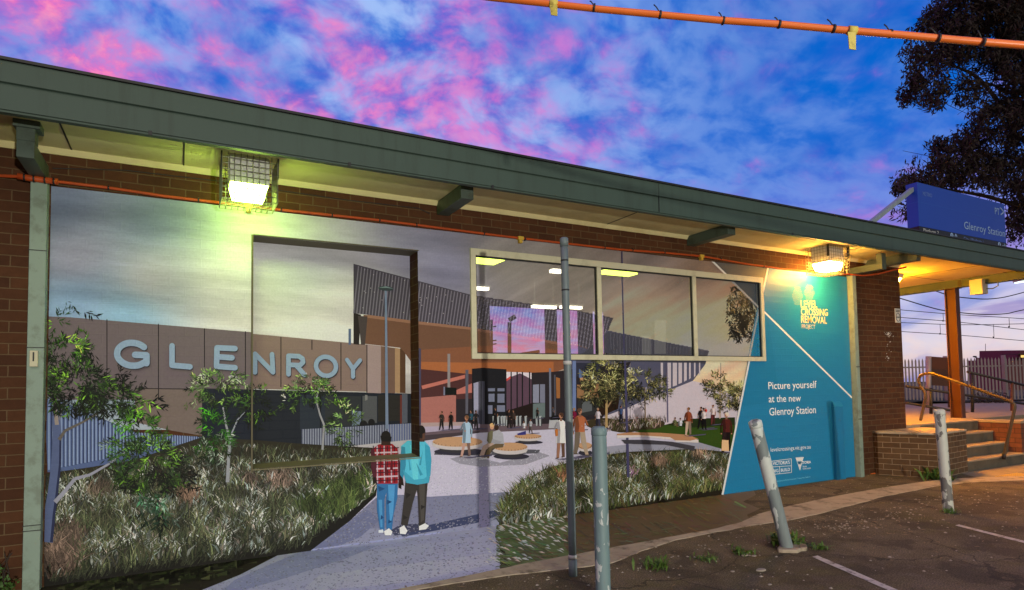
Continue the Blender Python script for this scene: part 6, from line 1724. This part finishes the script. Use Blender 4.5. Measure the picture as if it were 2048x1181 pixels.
# ------------------------------------------------------------------ gum tree
tr = empty('gum_tree', (27.2, 1.2, 0), 'tall dark gum tree with drooping leaves rising behind the roof sign', 'tree')
mb = MB()
TB = Vector(dep(2170, 900, 21)); TB.z = -.1
def limb(pp, r0, r1): mb.tube(bez([tuple(p) for p in pp], 5), [r0 + (r1 - r0) * k / (5 * (len(pp) - 1)) for k in range(5 * (len(pp) - 1) + 1)], 7)
Q = lambda a, c, z=21: Vector(dep(a, c, z))
limb([TB, Q(2160, 600), Q(2140, 420), Q(2100, 250), Q(2050, 110), Q(2010, 20), Q(1985, -90)], .32, .08)
for pp, r in (([Q(2140, 430), Q(2060, 420), Q(1980, 395), Q(1900, 380), Q(1850, 370)], .11), ([Q(2105, 260), Q(2030, 240), Q(1960, 160), Q(1900, 130), Q(1850, 120)], .10), ([Q(2105, 270), Q(2040, 200), Q(1985, 170), Q(1930, 165), Q(1900, 190)], .07),
              ([Q(2050, 110), Q(1970, 90), Q(1900, 60), Q(1860, 50)], .07), ([Q(2130, 380), Q(2060, 330), Q(2000, 310), Q(1920, 310), Q(1880, 330)], .08), ([Q(2140, 440), Q(2080, 430), Q(2040, 410), Q(1990, 400)], .06),
              ([Q(2010, 20), Q(1950, 10), Q(1890, 10)], .05), ([Q(2130, 300), Q(2050, 230), Q(2020, 150), Q(1990, 90)], .07), ([Q(2150, 500), Q(2090, 480), Q(2050, 450), Q(2030, 440)], .06)):
    limb(pp, r, .015)
rd = random.Random(11)
for k in range(70):
    a, c = rd.choice(((1960, 165), (1930, 150), (1990, 180), (1900, 125), (1970, 95), (2010, 250), (1960, 330), (1900, 350), (1990, 400), (2030, 420), (1940, 180), (2000, 140))); z = 21 + rd.uniform(-.6, .6)
    p = Q(a + rd.uniform(-25, 25), c + rd.uniform(-20, 20), z); limb([p, Q(a + rd.uniform(-60, 40), c + rd.uniform(-35, 35), z), Q(a + rd.uniform(-100, 60), c + rd.uniform(-50, 60), z)], .018, .006)
mb.build('trunk', M['bark'], tr, recalc=False)
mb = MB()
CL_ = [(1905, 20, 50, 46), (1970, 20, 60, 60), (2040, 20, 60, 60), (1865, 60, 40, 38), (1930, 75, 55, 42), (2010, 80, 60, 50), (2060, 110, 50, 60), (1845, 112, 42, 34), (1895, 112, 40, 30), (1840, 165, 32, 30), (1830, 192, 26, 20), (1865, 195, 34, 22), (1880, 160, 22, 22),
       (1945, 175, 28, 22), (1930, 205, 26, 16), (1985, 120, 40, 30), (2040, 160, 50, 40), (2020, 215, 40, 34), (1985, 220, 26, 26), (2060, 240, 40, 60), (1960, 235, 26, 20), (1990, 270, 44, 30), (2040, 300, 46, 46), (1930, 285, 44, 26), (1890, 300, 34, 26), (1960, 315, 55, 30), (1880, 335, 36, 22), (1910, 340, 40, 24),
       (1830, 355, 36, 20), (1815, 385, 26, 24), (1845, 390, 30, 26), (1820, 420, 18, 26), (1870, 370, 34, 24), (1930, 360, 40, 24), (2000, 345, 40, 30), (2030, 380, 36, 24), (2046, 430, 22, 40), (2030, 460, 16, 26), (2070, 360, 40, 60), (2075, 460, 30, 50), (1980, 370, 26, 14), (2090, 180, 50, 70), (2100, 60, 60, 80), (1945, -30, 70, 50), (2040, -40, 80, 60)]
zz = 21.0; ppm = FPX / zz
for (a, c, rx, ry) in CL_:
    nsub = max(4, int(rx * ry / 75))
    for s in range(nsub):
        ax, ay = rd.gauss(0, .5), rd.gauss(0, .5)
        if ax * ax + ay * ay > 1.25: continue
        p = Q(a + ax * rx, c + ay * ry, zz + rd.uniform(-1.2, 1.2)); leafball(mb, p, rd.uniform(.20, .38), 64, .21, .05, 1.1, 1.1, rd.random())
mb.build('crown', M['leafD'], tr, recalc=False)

# ------------------------------------------------------------------ weeds, stones and litter
def weed(x, y, h, n, label, z=0.0, spread=.5, wide=.03, name='weed', seed=1):
    rd = random.Random(seed); mb = MB()
    for k in range(n):
        a = rd.uniform(0, 2 * math.pi); l = h * rd.uniform(.5, 1.2); sp = spread * rd.uniform(.2, 1.1); px0 = Vector((x + rd.gauss(0, .018 + spread * h * .35), y + rd.gauss(0, .018 + spread * h * .35), z))
        d = Vector((math.cos(a) * sp, math.sin(a) * sp, 1)).normalized(); s = Vector((-math.sin(a), math.cos(a), 0))
        m_ = px0 + d * l * .6; e = px0 + d * l + Vector((math.cos(a), math.sin(a), -.6)) * l * sp * .4; w = wide * rd.uniform(.5, 1.2)
        mb.face([px0 - s * w * .2, px0 + s * w * .2, m_ + s * w / 2, m_ - s * w / 2]); mb.face([m_ - s * w / 2, m_ + s * w / 2, e])
    return tag(mb.build(name, M['weed'], None, recalc=False), label, 'weed')
weed(4.93, -2.16, .13, 110, 'leafy green weed clump right behind the leaning bollard', seed=1, spread=.9)
weed(5.06, -2.42, .06, 60, 'low weed at the right side of the concrete footing', seed=2, spread=1.0, wide=.015)
weed(4.35, -2.17, .07, 60, 'small weed patch left of the leaning bollard', seed=3, spread=1.0, wide=.018)
weed(3.93, -2.14, .06, 70, 'thin grassy weed farthest left of the leaning bollard near pale stones', seed=4, spread=1.1, wide=.012)
weed(3.42, -2.10, .10, 60, 'yellow-green weed alone in the asphalt right of the upright bollard', seed=5, spread=.9, wide=.022)
weed(7.62, -2.22, .07, 60, 'weed at the foot of the mostly white bollard', seed=6, spread=.8, wide=.012)
weed(10.02, -.86, .22, 70, 'spiky weed growing at the foot of the brick block', seed=7, spread=1.0, wide=.05)
weed(5.02, -2.20, .05, 120, 'ground-hugging weed spread around the footing', seed=8, spread=1.6, wide=.014)
bush = empty('wall_shrub', (-1.14, -.12, 0), 'small green shrub at the wall foot left of the green post', 'shrub')
M['shrubleaf'] = mat('shrub_leaf', (.045, .10, .015), .6, var=.4, scale=20)
mb = MB()
for k in range(9): leafball(mb, (-1.17 + random.uniform(-.14, .06), -.13 + random.uniform(-.05, .05), .03 + .045 * k * random.uniform(.5, 1.0)), .07, 60, .03, .02, 1.0, 0, k)
mb.build('foliage', M['shrubleaf'], bush, recalc=False)
mb = MB()
for k in range(5): mb.tube([(-1.14, -.12, 0), (-1.16 + random.uniform(-.08, .06), -.12, .17), (-1.16 + random.uniform(-.12, .08), -.13, .32)], .004, 5)
mb.build('stem', M['bark'], bush, recalc=False)

rd = random.Random(21)
def pebble(mb, x, y, r, z=.004):
    n = 6; ring = [(x + r * math.cos(2 * math.pi * k / n + r * 90) * rd.uniform(.7, 1.2), y + r * math.sin(2 * math.pi * k / n + r * 90) * rd.uniform(.6, 1.1)) for k in range(n)]
    t = (x, y, z + r * .55)
    for k in range(n): mb.face([(*ring[k], z), (*ring[(k + 1) % n], z), t])
mb = MB()
for k in range(620):
    x = rd.uniform(1.0, 10); y = rd.choice((rd.uniform(-3.4, -1.5), rd.gauss(-1.95, .22))); pebble(mb, x, y, abs(rd.gauss(0, .006)) + .004)
for k in range(80): pebble(mb, rd.gauss(6.2, .6), rd.gauss(-1.95, .12), rd.uniform(.006, .016))
for k in range(70): pebble(mb, rd.uniform(6.6, 9.6), rd.uniform(-.85, -.05), rd.uniform(.004, .012))
tag(mb.build('gravel', M['stone'], None, recalc=False), 'pale loose gravel scattered over the asphalt', 'gravel', kind='stuff')
mb = MB()
for k in range(320):
    x = rd.choice((rd.uniform(1.5, 9.5), rd.gauss(6.4, .6))); y = rd.choice((rd.uniform(-3.2, -.1), rd.gauss(-1.9, .2)))
    if x < 5.6 and -1.45 < y: continue
    a = rd.uniform(0, math.pi); l = rd.uniform(.02, .07); w = rd.uniform(.006, .016); c, s = math.cos(a), math.sin(a); z = .006
    mb.face([(x - c * l / 2, y - s * l / 2, z), (x + s * w / 2, y - c * w / 2, z + .004), (x + c * l / 2, y + s * l / 2, z + .002), (x - s * w / 2, y + c * w / 2, z + .003)])
tag(mb.build('leaf_litter', M['litter'], None, recalc=False), 'dry leaves and twigs scattered over the asphalt', 'leaf litter', kind='stuff')
for k, (a, c, r, lab) in enumerate(((1522, 1142, .045, 'flat pale stone on the asphalt left of the white bay line'), (1490, 1112, .035, 'pale stone at the grassy weed left of the leaning bollard'), (1508, 1113, .025, 'smaller pale stone beside the grassy weed'), (1465, 1144, .02, 'grey stone left of the flat pale stone'), (1540, 1170, .018, 'brownish stone at the bottom edge of the car park'))):
    g = gz(a, c); mb = MB(); ring = [(g[0] + r * math.cos(t) * rd.uniform(.8, 1.2), g[1] + r * .7 * math.sin(t) * rd.uniform(.8, 1.2)) for t in [2 * math.pi * i / 9 for i in range(9)]]
    mb.prism(ring, .0, r * .3, axis='z'); tag(mb.build('stone', M['stone'], None, bevel=r * .12), lab, 'stone', 'loose stones in the car park')
g = gz(1737, 949); mb = MB(); mb.hexa([(g[0] - .09, g[1] - .02, .003), (g[0] + .13, g[1] - .05, .003), (g[0] + .14, g[1] + .01, .003), (g[0] - .08, g[1] + .03, .003), (g[0] - .09, g[1] - .02, .012), (g[0] + .13, g[1] - .05, .02), (g[0] + .14, g[1] + .01, .02), (g[0] - .08, g[1] + .03, .012)])
tag(mb.build('litter_scrap', M['conduit'], None), 'orange plastic scrap on the ground at the foot of the right post', 'litter')
